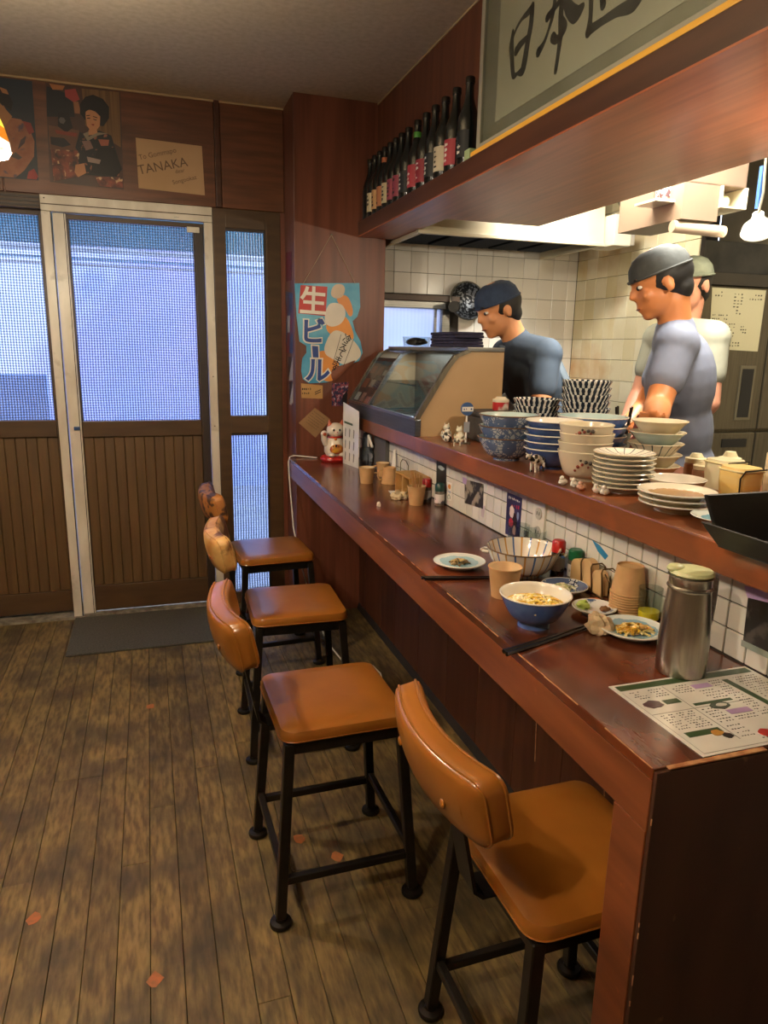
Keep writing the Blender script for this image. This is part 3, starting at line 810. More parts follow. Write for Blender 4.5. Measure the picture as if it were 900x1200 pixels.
def stack(name, n, step, loc, fmt, cat, group, **k):
    first = None
    for i in range(n):
        w_ = 'topmost' if i == n-1 else ORD[i]
        dx, dy = rnd.uniform(-.002, .002), rnd.uniform(-.002, .002)
        l = (loc[0]+dx, loc[1]+dy, loc[2]+i*step)
        if first is None:
            first = dish(name, fmt % w_, cat, l, group=group, **k); o = first
        else:
            o = copy_tree(first); o.location = l; o['label'] = fmt % w_
        o.rotation_euler = (0, 0, rnd.uniform(0, 6.28))
    return first
# ---- on the shelf
stack('patterned_bowl', 3, .032, (.985, 1.845, ZS), '%s of three grey-blue arabesque ramen bowls stacked left on the shelf', 'bowl', 'arabesque bowls on the shelf',
      r=.086, h=.066, fr=.039, mo=m_arab, mi_=m_celadon, rim=m_rim, p=.5)
stack('blue_bowl', 5, .0185, (1.035, 1.680, ZS), '%s of five dark blue rimmed bowls stacked mid shelf', 'bowl', 'dark blue bowls on the shelf',
      r=.077, h=.055, fr=.034, mo=m_navy, mi_=m_por, rim=m_por, p=.5)
stack('checked_bowl', 6, .0215, (1.215, 2.092, ZS), '%s of six black-and-white checked bowls beside the grey box', 'bowl', 'checked bowls on the shelf',
      r=.078, h=.05, fr=.036, mo=m_blk, mi_=m_blk, p=.5)
stack('checked_bowl', 9, .0215, (1.325, 1.975, ZS), '%s of nine black-and-white checked bowls in the taller stack', 'bowl', 'tall stack of checked bowls',
      r=.078, h=.05, fr=.036, mo=m_blk, mi_=m_blk, p=.5)
stack('large_blue_dish', 4, .026, (1.212, 1.765, ZS), '%s of four large blue dishes behind the cream bowls', 'dish', 'large blue dishes on the shelf',
      r=.100, h=.052, fr=.055, mo=m_blue, mi_=m_celadon, rim=m_por, p=.45)
stack('flower_bowl', 4, .0215, (1.016, 1.500, ZS), '%s of four tall cream bowls with red flower sprigs', 'bowl', 'cream flower bowls on the shelf',
      r=.066, h=.073, fr=.032, mo=m_flower, mi_=m_por_w, rim=m_por_w, p=.42)
for o_ in [o for o in bpy.data.objects if o.name.startswith('flower_bowl')]:
    b_ = o_.children[0]; base = Vector(o_.location); ORG[o_.name] = base
    if not (o_.name in ('flower_bowl', 'flower_bowl.003')): continue
    o_.rotation_euler = (0, 0, 0)
    for (aa, zz, rr_, col) in ((222, .040, .0045, '#8c3a2a'), (232, .046, .004, '#8c3a2a'), (240, .052, .0045, '#3a3530'), (250, .050, .005, '#4a4038'), (214, .030, .0035, '#8c3a2a'), (246, .040, .003, '#8c3a2a'), (228, .056, .003, '#4a4038')):
        zz = zz if o_.name == 'flower_bowl' else .057+(zz-.040)*.5
        s_ = min(1, (zz-.006)/.067); R_ = .0314+(.066-.0314)*s_**.42
        p = base+Vector((R_*math.cos(R(aa)), R_*math.sin(R(aa)), zz))
        MB().ball(p, (rr_, rr_, rr_), 8, 6).build('sprig_dab', M('sprig_'+col[1:], col), o_)
stack('small_plate', 8, .0105, (1.022, 1.352, ZS), '%s of eight small fan-lined plates stacked by the shelf edge', 'plate', 'small fan-lined plates',
      r=.068, h=.016, fr=.040, mo=m_por, mi_=m_fan, rim=m_por_w, p=.8)
for k_, (bx, by, lb) in enumerate(((1.145, 1.60, 'small white cup-bowl with grey lines behind the stacked small plates'),)):
    dish('lined_cup', lb, 'bowl', (bx, by, ZS), .046, .05, .022, m_fan, m_por, p=.4)
# flared tea bowls
prev = None
for i in range(5):
    lb = '%s of five flared pale tea bowls at the cook\'s hands' % ('topmost' if i == 4 else ORD[i])
    dish('flared_bowl', lb, 'bowl', (1.172+.003*i, 1.445, ZS+.027*i), .063, .042, .027, (m_fan if i == 2 else m_celadon if i == 3 else m_por_w), m_por_w, group='flared tea bowls', p=.6, flare=.018)
stack('oval_plate', 3, .0115, (1.005, 1.150, ZS), '%s of three cream plates with a brown centre on the shelf', 'plate', 'cream plates with brown centres',
      r=.076, h=.018, fr=.045, mo=m_por_w, mi_=node_mat('brown_centre', fn_centre('#a8875c', '#d8d0ba', .064), .2), rim=m_por, p=.8)
dish('white_bowl', 'single wide white bowl on the shelf behind the brown-centred plates', 'bowl', (1.105, 1.275, ZS), .064, .040, .028, m_por_w, m_por, p=.5)
dish('floral_plate', 'single pale plate with blue flowers beside the black tray', 'plate', (1.005, 1.018, ZS), .062, .018, .034, m_celadon, node_mat('blue_flower_glaze', fn_centre('#6f9fb2', '#cfd8d2', .054), .15), p=.8)

# black tray / sink caddy on the shelf
t = thing('black_tray', 'black plastic tray with raised sloping sides at the right end of the shelf', 'tray', (.93, .86, ZS))
m_blkp = M('black_plastic', '#1c1b19', '#151412', noise=30, rough=.5)
mb = MB(); X0, X1, Y0, Y1 = .878, 1.20, .690, .900; zb = ZS+.002; zt = ZS+.062; e = .022
def wall_(a, b, zt_, name):
    mb = MB(); (xa, ya), (xb, yb) = a, b
    cx, cy = (X0+X1)/2, (Y0+Y1)/2
    def off(p, k): return (p[0]+(e*k if p[0] > cx else -e*k), p[1]+(e*k if p[1] > cy else -e*k))
    A, B = off(a, 0), off(b, 0); A1, B1 = off(a, 1), off(b, 1)
    def inn(p, d): return (p[0]-(d if p[0] > cx else -d), p[1]-(d if p[1] > cy else -d))
    mb.hexa([(A[0], A[1], zb), (B[0], B[1], zb), (*inn(B, .004), zb), (*inn(A, .004), zb)], [(A1[0], A1[1], zt_), (B1[0], B1[1], zt_), (*inn(B1, .005), zt_), (*inn(A1, .005), zt_)])
    mb.build(name, m_blkp, t, bevel=.0015, seg=1)
MB().box(X0, X1, Y0, Y1, ZS, ZS+.006).build('tray_floor', m_blkp, t, bevel=.002)
wall_((X0, Y0), (X0, Y1), ZS+.040, 'tray_side'); wall_((X1, Y0), (X1, Y1), ZS+.085, 'tray_side')
wall_((X0, Y1), (X1, Y1), ZS+.085, 'tray_side'); wall_((X0, Y0), (X1, Y0), ZS+.030, 'tray_side')
MB().box(1.03, 1.036, Y0+.01, Y1+.018, ZS+.006, ZS+.07).build('divider', m_blkp, t)
meta(MB().box(.93, 1.0, .70, .84, ZS+.0065, ZS+.012).build('cutting_sheet', M('sheet_beige', '#b8ad8c', rough=.6), bevel=.001), 'beige sheet lying in the black tray', 'sheet')

# yellow tub, sauce jars
m_tub = M('tub_plastic', '#d9cf9f', '#cfc48c', noise=3, rough=.35)
for lb, tx, ty, mt_, in (('translucent plastic tub with yellow contents beside the tap', 1.235, 1.225, M('tub_yellow', '#e0b040', '#ddd2a0', scale=(1, 1, 9), noise=1.4, rough=.35)),
                     ('milky white plastic tub left of the yellow one', 1.285, 1.325, M('tub_white', '#d8d2b0', '#cfc8a4', noise=2, rough=.35))):
    t = thing('plastic_tub', lb, 'tub', (tx, ty, ZS), 'plastic tubs on the shelf')
    mb = MB(); cushion(mb, [(rrect(.062, .066, .015), 0), (rrect(.070, .074, .018), .035), (rrect(.072, .076, .020), .062), (rrect(.066, .070, .020), .070)], lambda p, h: (tx+p[0], ty+p[1], ZS+h))
    mb.build('tub_body', mt_, t, smooth=True)
    MB().tube([(tx+p[0], ty+p[1], ZS+.063) for p in rrect(.074, .078, .020)], .0022, 6, closed=True).build('rim', m_tub, t, smooth=True)
    MB().tube([(tx-.036, ty-.038, ZS+.005), (tx-.038, ty-.038, ZS+.05), (tx-.028, ty-.040, ZS+.066), (tx+.03, ty-.040, ZS+.068)], .0018, 6).build('handle_wire', m_black, t)
for k_, (jx, jy, h_, lb) in enumerate(((1.33, 1.47, .062, 'cream-lidded sauce jar left of the yellow tub'), (1.37, 1.40, .075, 'cream plastic bottle behind the yellow tub'), (1.30, 1.405, .052, 'short cream-capped jar beside the yellow tub'))):
    t = thing('sauce_jar', lb, 'jar', (jx, jy, ZS), 'cream sauce jars')
    MB().lathe([(0, 0), (.026, 0), (.028, .004), (.028, h_*.55), (.024, h_*.62), (0, h_*.62)], (jx, jy, ZS), n=20).build('jar_body', M('jar_tan', '#b98f6b', '#6e4a3a', scale=(1, 1, 8), noise=1.5, rough=.3), t, smooth=True)
    MB().lathe([(0, h_*.62), (.027, h_*.62), (.027, h_*.8), (.018, h_*.84), (.012, h_), (0, h_)], (jx, jy, ZS), n=20).build('cap', M('cream_plastic', '#d8cfa8', rough=.4), t, smooth=True)
# tap
t = thing('kitchen_tap', 'dull steel pipe tap standing at the back edge of the shelf', 'tap', (1.30, 1.16, ZS))
MB().tube([(1.30, 1.16, ZS), (1.30, 1.16, ZS+.10), (1.302, 1.165, ZS+.135), (1.315, 1.18, ZS+.15), (1.335, 1.20, ZS+.150)], .009, 10).build('pipe', m_dsteel, t, smooth=True)
MB().cyl((1.30, 1.16, ZS), (1.30, 1.16, ZS+.02), .016, n=14).build('base_nut', m_dsteel, t)
MB().cyl((1.30, 1.16, ZS+.085), (1.285, 1.135, ZS+.09), .007, n=10).build('valve_knob', m_dsteel, t)
meta(MB().box(1.36, 1.40, 1.09, 1.20, ZS, ZS+.085).build('wood_block', M('block_wood', '#8a5a36', '#73462a', scale=(8, 8, 1), noise=5, rough=.5), bevel=.002), 'brown wooden block standing behind the tap', 'block')
meta(MB().box(1.335, 1.350, 1.19, 1.26, ZS, ZS+.095).build('white_board', m_por_w, bevel=.004), 'upright cream cutting board between tub and tap', 'cutting board')

# grey box, red tin
t = thing('grey_box', 'dark grey soft-lidded box on the shelf behind the arabesque bowls', 'box', (1.185, 2.20, ZS))
m_gbox = M('grey_box_mat', '#3c3a38', '#2f2d2c', noise=20, rough=.6, bump=.1)
MB().box(1.07, 1.235, 2.185, 2.335, ZS, ZS+.086).build('box_body', m_gbox, t, bevel=.008)
MB().box(1.065, 1.24, 2.18, 2.34, ZS+.087, ZS+.105).build('lid', m_gbox, t, bevel=.007)
t = thing('red_tin', 'red and white tin with a cream lid on the grey box', 'tin', (1.175, 2.27, ZS+.1055))
MB().cyl((1.175, 2.27, ZS+.1055), (1.175, 2.27, ZS+.133), .028, n=24).build('tin_body', M('tin_red', '#a5262a', '#c9c0b4', noise=10, rough=.3, lo=.55, hi=.6), t, smooth=True)
MB().lathe([(0, .1335), (.029, .1335), (.029, .143), (.022, .146), (.016, .152), (0, .152)], (1.175, 2.27, ZS), n=24).build('lid', m_por_w, t, smooth=True)

# dark red cloth by the blue dishes
mb = MB(); 
for k in range(5): mb.ball((1.235+.006*k, 1.60+.004*k, ZS+.02+.026*k), (.020-.0015*k, .016, .022), 12, 8, bumpy=.5, seed=k)
meta(mb.build('red_cloth', M('maroon_cloth', '#4a201f', '#6e3a34', noise=30, rough=.9), smooth=True), 'crumpled dark maroon cloth between blue dishes and tea bowls', 'cloth')
# utensils behind the checked bowls
t = thing('utensil_pot', 'steel pot of kitchen utensils behind the checked bowls', 'pot', (1.37, 1.84, ZS))
MB().lathe([(0, 0), (.026, 0), (.028, .07), (.026, .07), (.024, .003), (0, .003)], (1.375, 1.845, ZS), n=20).build('pot', m_steel, t, smooth=True)
for k in range(4):
    a = k*1.6; MB().tube([(1.375+.01*math.cos(a), 1.845+.01*math.sin(a), ZS+.01), (1.375+.03*math.cos(a), 1.845+.03*math.sin(a), ZS+.15)], .0035, 6).build('utensil', m_black, t)

# figurines
m_fw = M('figurine_white', '#d8d2c2', '#1e1c1b', noise=70, rough=.35, lo=.50, hi=.53)
m_fg = M('figurine_mixed', '#c9c3ac', '#3d3a30', noise=30, rough=.45, lo=.48, hi=.54, c3='#a57a2f', patch=60)
def beast(loc, rot, s, mat, label, name='cow_figurine', horns=True):
    t = thing(name, label, 'figurine', (0, 0, 0), 'animal figurines on the shelf')
    mb = MB().ball((0, 0, .030), (.026, .012, .013), 14, 8).ball((-.006, 0, .034), (.014, .0125, .012), 12, 8)
    mb.cyl((-.022, 0, .034), (-.032, 0, .041), .007, .006)
    mb.build('body', mat, t, smooth=True)
    hm = MB().ball((-.037, 0, .042), (.009, .006, .007), 10, 8).ball((-.044, 0, .038), (.005, .0045, .004), 8, 6)
    if horns:
        for q in (-1, 1): hm.tube([(-.035, q*.005, .047), (-.036, q*.010, .050), (-.039, q*.010, .055)], [.0016, .0013, .0005], 5)
    hm.build('head', mat, t, smooth=True)
    for lx in (-.015, .016):
        for q in (-1, 1): MB().cyl((lx, q*.007, .024), (lx+.001, q*.0075, 0), .0042, .003, n=8).build('leg', mat, t, smooth=True)
    MB().tube([(.025, 0, .036), (.032, .002, .030), (.031, .003, .016)], [.0022, .0016, .0022], 6).build('tail', m_black, t, smooth=True)
    t.location = loc; t.rotation_euler = (0, 0, rot); t.scale = (s, s, s); return t
beast((.962, 1.632, ZS), R(20), 1.0, m_fw, 'black and white cow figurine in front of the dark blue bowls')
beast((.955, 2.135, ZS), R(150), .62, m_fg, 'small dark spotted animal figurine at the foot of the round sign')
for k_, (fx_, fy_, s_, c_, lb) in enumerate(((.985, 2.30, .020, m_fg, 'round white and green figurine in the cluster by the display case'), (.965, 2.245, .017, m_fw, 'pale figurine in front of the round sign'), (1.005, 2.235, .019, m_fg, 'rearmost speckled figurine beside the round sign'))):
    t = thing('round_figurine', lb, 'figurine', (fx_, fy_, ZS), 'small figurines by the display case')
    MB().ball((fx_, fy_, ZS+s_*.95), (s_, s_, s_), 14, 9, bumpy=.15, seed=k_).build('body', c_, t, smooth=True)
    MB().ball((fx_, fy_, ZS+s_*2.15), s_*.6, 12, 8).build('head', c_, t, smooth=True)
    for q in (-1, 1): MB().cyl((fx_+q*s_*.3, fy_, ZS+s_*2.5), (fx_+q*s_*.4, fy_, ZS+s_*3.0), s_*.22, .001, n=8).build('ear', c_, t)
for k_, (fx_, fy_) in enumerate(((.925, 1.445), (.938, 1.415), (.930, 1.375), (.948, 1.340), (.953, 1.318))):
    lbs = ['white pebble ornament furthest left on the shelf edge', 'white pebble ornament second from the left on the shelf edge', 'orange and white pebble ornament mid shelf edge', 'white pebble ornament next to last on the shelf edge', 'white pebble ornament furthest right on the shelf edge']
    mb = MB().ball((fx_, fy_, ZS+.008), (.012, .009, .0085), 12, 8, bumpy=.4, seed=k_).ball((fx_-.004, fy_, ZS+.017), .006, 10, 6)
    meta(mb.build('pebble_ornament', m_por if k_ != 2 else M('orange_white', '#d9cdb8', '#b5572a', noise=40, rough=.4), smooth=True), lbs[k_], 'ornament', 'pebble ornaments on the shelf edge')
# round sign on a stem (miniature bus stop)
t = thing('miniature_sign', 'miniature bus stop sign with a blue round head standing by the case', 'sign', (1.005, 2.18, ZS))
MB().cyl((1.005, 2.18, ZS), (1.005, 2.18, ZS+.006), .016, n=16).build('foot', m_dsteel, t)
MB().cyl((1.005, 2.18, ZS+.006), (1.005, 2.18, ZS+.10), .003, n=8).build('stem', m_white, t)
MB().box(.995, 1.015, 2.176, 2.178, ZS+.040, ZS+.075).build('timetable_plate', M('sign_grey', '#8e979c', rough=.5), t)
MB().cyl((1.005, 2.183, ZS+.118), (1.005, 2.175, ZS+.118), .022, n=28).build('sign_disc', M('sign_blue', '#3b5a8a', rough=.4), t)
MB().box(.985, 1.025, 2.173, 2.175, ZS+.110, ZS+.125).build('white_band', m_white, t)
mb = MB(); marks(mb, PY(2.173), (.988, 1.022, ZS+.112, ZS+.123), 1, 4, .008, seed=3); mb.build('print', M('sign_blue', '#3b5a8a'), t)

# ================================================================== display case
t = thing('display_case', 'refrigerated glass display case with slanted curved front at the far end of the shelf', 'display case', (1.1, 2.8, ZS))
CY0, CY1 = 2.395, 3.30
m_cgl = M('case_glass', '#8fa0a8', rough=.04, trans=1.0)
def smoked(name, col, f_):
    m = bpy.data.materials.new(name); m.use_nodes = True; N = m.node_tree.nodes; L = m.node_tree.links; N.remove(N['Principled BSDF'])
    a = N.new('ShaderNodeBsdfTransparent'); a.inputs[0].default_value = hexc(col); g = N.new('ShaderNodeBsdfGlossy'); g.inputs['Roughness'].default_value = .06
    x_ = N.new('ShaderNodeMixShader'); lw = N.new('ShaderNodeLayerWeight'); lw.inputs['Blend'].default_value = .35; fr = N.new('ShaderNodeMapRange'); fr.inputs['To Min'].default_value = .03; fr.inputs['To Max'].default_value = f_; fr.inputs['From Min'].default_value = .2; L.new(lw.outputs['Facing'], fr.inputs['Value'])
    L.new(fr.outputs[0], x_.inputs[0]); L.new(a.outputs[0], x_.inputs[1]); L.new(g.outputs[0], x_.inputs[2]); L.new(x_.outputs[0], N['Material Output'].inputs['Surface']); return m
m_smoke = smoked('case_glass', '#c4ced2', .28)
m_clear = smoked('clear_glass', '#eef2f1', .28)
prof = [(.905, 1.108), (.943, 1.170), (.985, 1.238), (1.022, 1.296), (1.052, 1.332), (1.10, 1.350)]   # slanted glass (x, z)
mb = MB()
for i in range(len(prof)-1):
    (xa, za), (xb, zb_) = prof[i], prof[i+1]
    mb.add([(xa, CY0+.02, za), (xa, CY1-.02, za), (xb, CY1-.02, zb_), (xb, CY0+.02, zb_)], [(0, 1, 2, 3)])
mb.build('front_glass', m_smoke, t, smooth=True)
m_cpan = M('case_panel', '#5c5f66', '#4d5158', scale=(1, 1, 20), noise=5, rough=.3, metal=.6)
MB().box(.902, .925, CY0, CY1, ZS+.0, 1.104).build('front_lip', m_cpan, t, bevel=.003)
MB().box(.898, .912, CY0, CY1, 1.100, 1.112).build('chrome_rail', m_steel, t, bevel=.002)
for yy, nm in ((CY0, 0), (CY1-.018, 0), (2.98, 1)):
    mb = MB()
    for i in range(len(prof)-1):
        (xa, za), (xb, zb_) = prof[i], prof[i+1]
        wd = .018 if not nm else .008
        mb.hexa([(xa-.004, yy, za), (xa-.004, yy+wd, za), (xa+.012, yy+wd, za-.006), (xa+.012, yy, za-.006)], [(xb-.004, yy, zb_+.003), (xb-.004, yy+wd, zb_+.003), (xb+.012, yy+wd, zb_-.006), (xb+.012, yy, zb_-.006)])
    mb.build('glass_frame', m_steel if nm else m_dsteel, t)
sp_ = [(.915, ZS)]+[(a+.010, b-.004) for a, b in prof]+[(1.245, 1.352), (1.245, ZS)]
m_side = M('case_side_beige', '#b89a72', '#a88a60', scale=(1, 1, 1), noise=2, rough=.45)
MB().prism(sp_, lambda p, d: (p[0], CY0+.004+d, p[1]), 0, .02).build('side_panel', m_side, t)
MB().prism(sp_, lambda p, d: (p[0], CY1-.022+d, p[1]), 0, .02).build('side_panel', m_side, t)
MB().box(1.095, 1.245, CY0, CY1, 1.346, 1.362).build('top_panel', m_steel, t, bevel=.003)
MB().box(1.225, 1.245, CY0+.03, CY1-.03, ZS, 1.346).build('back_panel', m_dsteel, t)
MB().box(.925, 1.225, CY0+.024, CY1-.024, ZS, ZS+.03).build('case_floor', m_steel, t)
MB().box(1.05, 1.225, CY0+.03, CY1-.03, 1.20, 1.206).build('inner_shelf', m_smoke, t)
ld = bpy.data.lights.new('case_tube', 'AREA'); ld.shape = 'RECTANGLE'; ld.size = .03; ld.size_y = .7; ld.energy = 1.6; ld.color = (.86, .93, 1.0)
lo = bpy.data.objects.new('case_tube', ld); COL.objects.link(lo); lo.parent = t; lo.location = Vector((1.15, 2.85, 1.335))-org(t)
MB().box(1.135, 1.165, 2.48, 3.22, 1.337, 1.345).build('tube_lamp', m_white, t)
for i in range(7): MB().tube([(1.0, CY0+.08+i*.12, ZS+.032), (1.22, CY0+.14+i*.12, ZS+.032)], .003, 6).build('rack_wire', m_steel, t)
for (xx, yy, zz, rr_, hh, cc, lb) in ((1.12, 2.62, ZS+.033, .055, .05, m_por, 'white covered bowl inside the display case'), (1.13, 2.82, ZS+.033, .05, .035, m_celadon, 'pale dish inside the display case'), (1.12, 2.55, 1.207, .04, .03, m_por, 'small white dish on the inner shelf of the case')):
    dish('case_dish', lb, 'dish', (xx, yy, zz), rr_, hh, rr_*.5, cc, cc)
# printed photo strip under the glass on the left
t2 = thing('photo_strip', 'printed strip of dish photographs stuck inside the left bay of the case glass', 'poster', (.97, 3.1, 1.2))
mb = MB(); q = random.Random(5)
def PS(p, d):   # along slope; p=(y, s) s 0..1 on prof
    s_ = p[1]*(len(prof)-2); i = min(int(s_), len(prof)-2); u_ = s_-i
    return (prof[i][0]+(prof[i+1][0]-prof[i][0])*u_+.004+d*-1, p[0], prof[i][1]+(prof[i+1][1]-prof[i][1])*u_-.004)
N_ = 8
for i in range(N_-1): mb.prism([(2.995, i/N_), (3.275, i/N_), (3.275, (i+1)/N_), (2.995, (i+1)/N_)], PS, 0, .0005)
mb.build('backing', M('strip_dark', '#3a2a26', '#6d3f33', noise=14, rough=.4), t2)
for (a, b, c, d, col) in ((3.20, .05, .06, .14, '#d8cfc4'), (3.12, .04, .05, .16, '#c98d7c'), (3.03, .03, .06, .12, '#c7716a'), (3.19, .28, .07, .15, '#a8634a'), (3.10, .30, .06, .12, '#b9a08c'), (3.02, .28, .06, .14, '#5a3a55'), (3.19, .52, .07, .14, '#a86a50'), (3.08, .50, .07, .16, '#8c5a48'), (3.02, .5, .04, .1, '#c0b0a0'), (3.16, .72, .09, .1, '#7a4b3c')):
    mb = MB(); mb.prism([(a, b), (a+c, b), (a+c, b+d), (a, b+d)], PS, .0008, .0016); mb.build('photo', M('photo_'+col[1:], col, rough=.5), t2)
# things on top of the case
for i in range(5):
    lb = '%s of five folded dark purple cloths on the display case' % ('topmost' if i == 4 else ORD[i])
    meta(MB().box(1.11+.004*(i % 2), 1.24, 2.56+.006*(i % 3), 2.80, 1.3625+.0115*i, 1.3625+.0115*i+.011).build('folded_cloth', M('purple_cloth', '#2e2a44', '#1f1c30', noise=40, rough=.9), bevel=.004), lb, 'cloth', 'folded purple cloths')
t = thing('clear_tub', 'clear plastic tub of dark goods on the left end of the display case', 'tub', (1.20, 3.18, 1.3625))
MB().lathe([(0, 0), (.06, 0), (.066, .045), (.064, .045), (.058, .003), (0, .003)], (1.19, 3.17, 1.3625), n=24).build('tub', m_clear, t, smooth=True)
MB().ball((1.19, 3.17, 1.385), (.05, .05, .018), 16, 8, bumpy=.3).build('contents', m_black, t, smooth=True)

# ================================================================== on the counter
def cup(name, label, loc, r1, h, up=True, handle=False, group='kraft paper cups on the counter', inner=m_kraft_in):
    x, y, z = loc; t = thing(name, label, 'cup', loc, group); r0_ = r1*.76
    if up: pr = [(0, .004), (r0_*.96, .004), (r0_*.98, 0), (r0_, 0), (r1, h), (r1+.0018, h+.001), (r1+.001, h+.003), (r1-.001, h+.002), (r0_-.001, .007), (0, .007)]; ms = [0]*7+[1]*2
    else: pr = [(0, h-.004), (r0_*.94, h-.004), (r0_*.96, h), (r0_, h), (r1, .003), (r1+.0018, .002), (r1+.001, 0), (r1-.001, 0), (r0_-.001, h-.008), (0, h-.008)]; ms = [0]*9
    MB().lathe(pr, loc, n=32, mis=ms).build('cup_body', [m_kraft, inner], t, smooth=True)
    if handle:
        MB().tube([(x-r1*.95, y, z+h*.82), (x-r1-.014, y, z+h*.78), (x-r1-.018, y, z+h*.5), (x-r1-.010, y, z+h*.25), (x-r0_*1.02, y, z+h*.25)], .0035, 8).build('handle', m_kraft, t, smooth=True)
    return t
cup('paper_cup', 'upright kraft paper cup beside the blue bowl of noodles', (.722, 1.330, ZT), .036, .066)
cup('paper_cup', 'kraft paper cup standing left of the handled kraft mug', (.812, 2.690, ZT), .032, .062)
cup('kraft_mug', 'kraft-coloured ribbed mug with a handle, left end of the counter', (.900, 2.665, ZT), .032, .066, up=False, handle=True)
cup('kraft_mug', 'smaller kraft mug half hidden behind the ribbed mug', (.925, 2.83, ZT), .028, .055, handle=True)
c_ = cup('chopstick_cup', 'kraft paper cup holding wooden chopsticks near the red-capped shaker', (.866, 2.265, ZT), .032, .064)
for k in range(9):
    a = k*2.1; lx, ly = .006*math.cos(a), .012*math.sin(a*1.3)
    meta(MB().bar((.866+lx*1.2, 2.265+ly, ZT+.008), (.866+lx*3-.006, 2.265+ly*2.0, ZT+.105+.006*(k % 3)), .0035, .0035).build('chopstick', M('chopstick_wood', '#b98a4e', '#9a6f3c', noise=10, rough=.6)), 'wooden chopstick standing in the kraft cup', 'chopstick', 'chopsticks in the kraft cup')
# wooden box behind it
t = thing('wooden_rack', 'small open wooden box rack behind the chopstick cup', 'box', (.92, 2.44, ZT))
m_lw = M('light_wood', '#b98f52', '#a47a42', scale=(6, 1, 6), noise=6, rough=.55)
for a in ((.875, .955, 2.36, 2.52, ZT+.070, ZT+.076), (.875, .955, 2.36, 2.52, ZT, ZT+.006), (.875, .955, 2.36, 2.366, ZT+.006, ZT+.07), (.875, .955, 2.514, 2.52, ZT+.006, ZT+.07), (.875, .881, 2.43, 2.445, ZT+.006, ZT+.07)): MB().box(*a).build('box_panel', m_lw, t)
t = thing('wire_stand', 'thin wire stand behind the small wooden rack', 'stand', (.945, 2.60, ZT))
MB().tube([(.945, 2.57, ZT), (.945, 2.57, ZT+.085), (.945, 2.60, ZT+.10), (.945, 2.64, ZT+.10), (.945, 2.66, ZT+.085), (.945, 2.66, ZT)], .0018, 6).build('wire', m_dsteel, t)
t = thing('white_tongs', 'white plastic tongs leaning by the tiles behind the kraft mug', 'tongs', (.945, 2.75, ZT))
for q in (-1, 1): MB().tube([(.93, 2.73+q*.010, ZT+.004), (.945, 2.745+q*.012, ZT+.06), (.952, 2.76, ZT+.12)], .005, 6).build('arm', m_white, t)
meta(MB().add([(.828, 2.40, ZT+.0005), (.868, 2.385, ZT+.0005), (.885, 2.50, ZT+.0005), (.846, 2.515, ZT+.0005), (.828, 2.40, ZT+.0015), (.868, 2.385, ZT+.0015), (.885, 2.50, ZT+.0015), (.846, 2.515, ZT+.0015)], [(0, 3, 2, 1), (4, 5, 6, 7), (0, 1, 5, 4), (1, 2, 6, 5), (2, 3, 7, 6), (3, 0, 4, 7)]).build('paper_slip', m_white), 'white paper slip lying on the counter by the chopstick cup', 'paper')
def crumple(loc, s, seed, label, name='crumpled_napkin', col='#c9b48e'):
    bm = bmesh.new(); bmesh.ops.create_icosphere(bm, subdivisions=3, radius=1)
    for v in bm.verts:
        n_ = mnoise.noise(v.co*1.7+Vector((seed, 0, 0)))*.55+mnoise.noise(v.co*4+Vector((0, seed, 0)))*.32+mnoise.cell(v.co*3+Vector((seed, 0, 0)))*.22
        v.co = v.co*(1+n_*.8); v.co = Vector((v.co.x*s[0], v.co.y*s[1], max(-s[2]*.5, v.co.z*s[2]*1.25)+s[2]*.5))
    me = bpy.data.meshes.new(name); bm.to_mesh(me); bm.free(); me.materials.append(M('tissue_'+col[1:], col, rough=.85))
    o = bpy.data.objects.new(name, me); COL.objects.link(o); o.location = loc; ORG[o.name] = Vector(loc)
    return meta(o, label, 'napkin')
crumple((.846, 2.375, ZT), (.030, .032, .016), 2, 'crumpled pale tissue beside the chopstick cup')
crumple((.730, 2.27, ZT), (.006, .008, .008), 5, 'tiny torn scrap of tissue alone on the counter', 'tissue_scrap', '#d8d0bf')
crumple((.808, 1.095, ZT), (.024, .026, .021), 14, 'crumpled beige napkin at the tip of the black chopsticks')
# shakers
def shaker(name, label, loc, r, h, cap, body, group='table sauces'):
    x, y, z = loc; t = thing(name, label, 'shaker', loc, group)
    MB().lathe([(0, 0), (r, 0), (r, h*.62), (r*.85, h*.68), (0, h*.68)], loc, n=20).build('bottle', body, t, smooth=True)
    MB().lathe([(0, h*.66), (r*1.02, h*.66), (r*1.0, h*.95), (r*.8, h), (0, h)], loc, n=20).build('cap', M('cap_'+cap[1:], cap, rough=.35), t, smooth=True)
    MB().lathe([(r+.0005, h*.12), (r+.0008, h*.14), (r+.0008, h*.5), (r+.0005, h*.52)], loc, n=20).build('paper_label', M('shaker_label', '#cfcac4', '#4a4a58', noise=30, rough=.5, lo=.5, hi=.56), t, smooth=True)
    return t
m_soy = M('soy_dark', '#2a1a18', rough=.1, coat=.5); m_spice = M('spice', '#6e6a60', '#4c3b30', noise=60, rough=.3, coat=.4)
shaker('red_cap_shaker', 'red-capped spice shaker beside the chopstick cup', (.918, 2.300, ZT), .017, .083, '#b3201c', m_spice)
shaker('green_cap_shaker', 'dark-green-capped shaker right of the far red-capped one', (.941, 2.235, ZT), .017, .078, '#123a34', m_spice)
shaker('red_cap_shaker', 'red-capped soy bottle standing right of the striped bowl', (.925, 1.442, ZT), .0165, .085, '#b01d1a', m_soy)
shaker('green_cap_shaker', 'green-capped shaker behind the napkin rack', (.943, 1.395, ZT), .017, .074, '#14603a', m_spice)
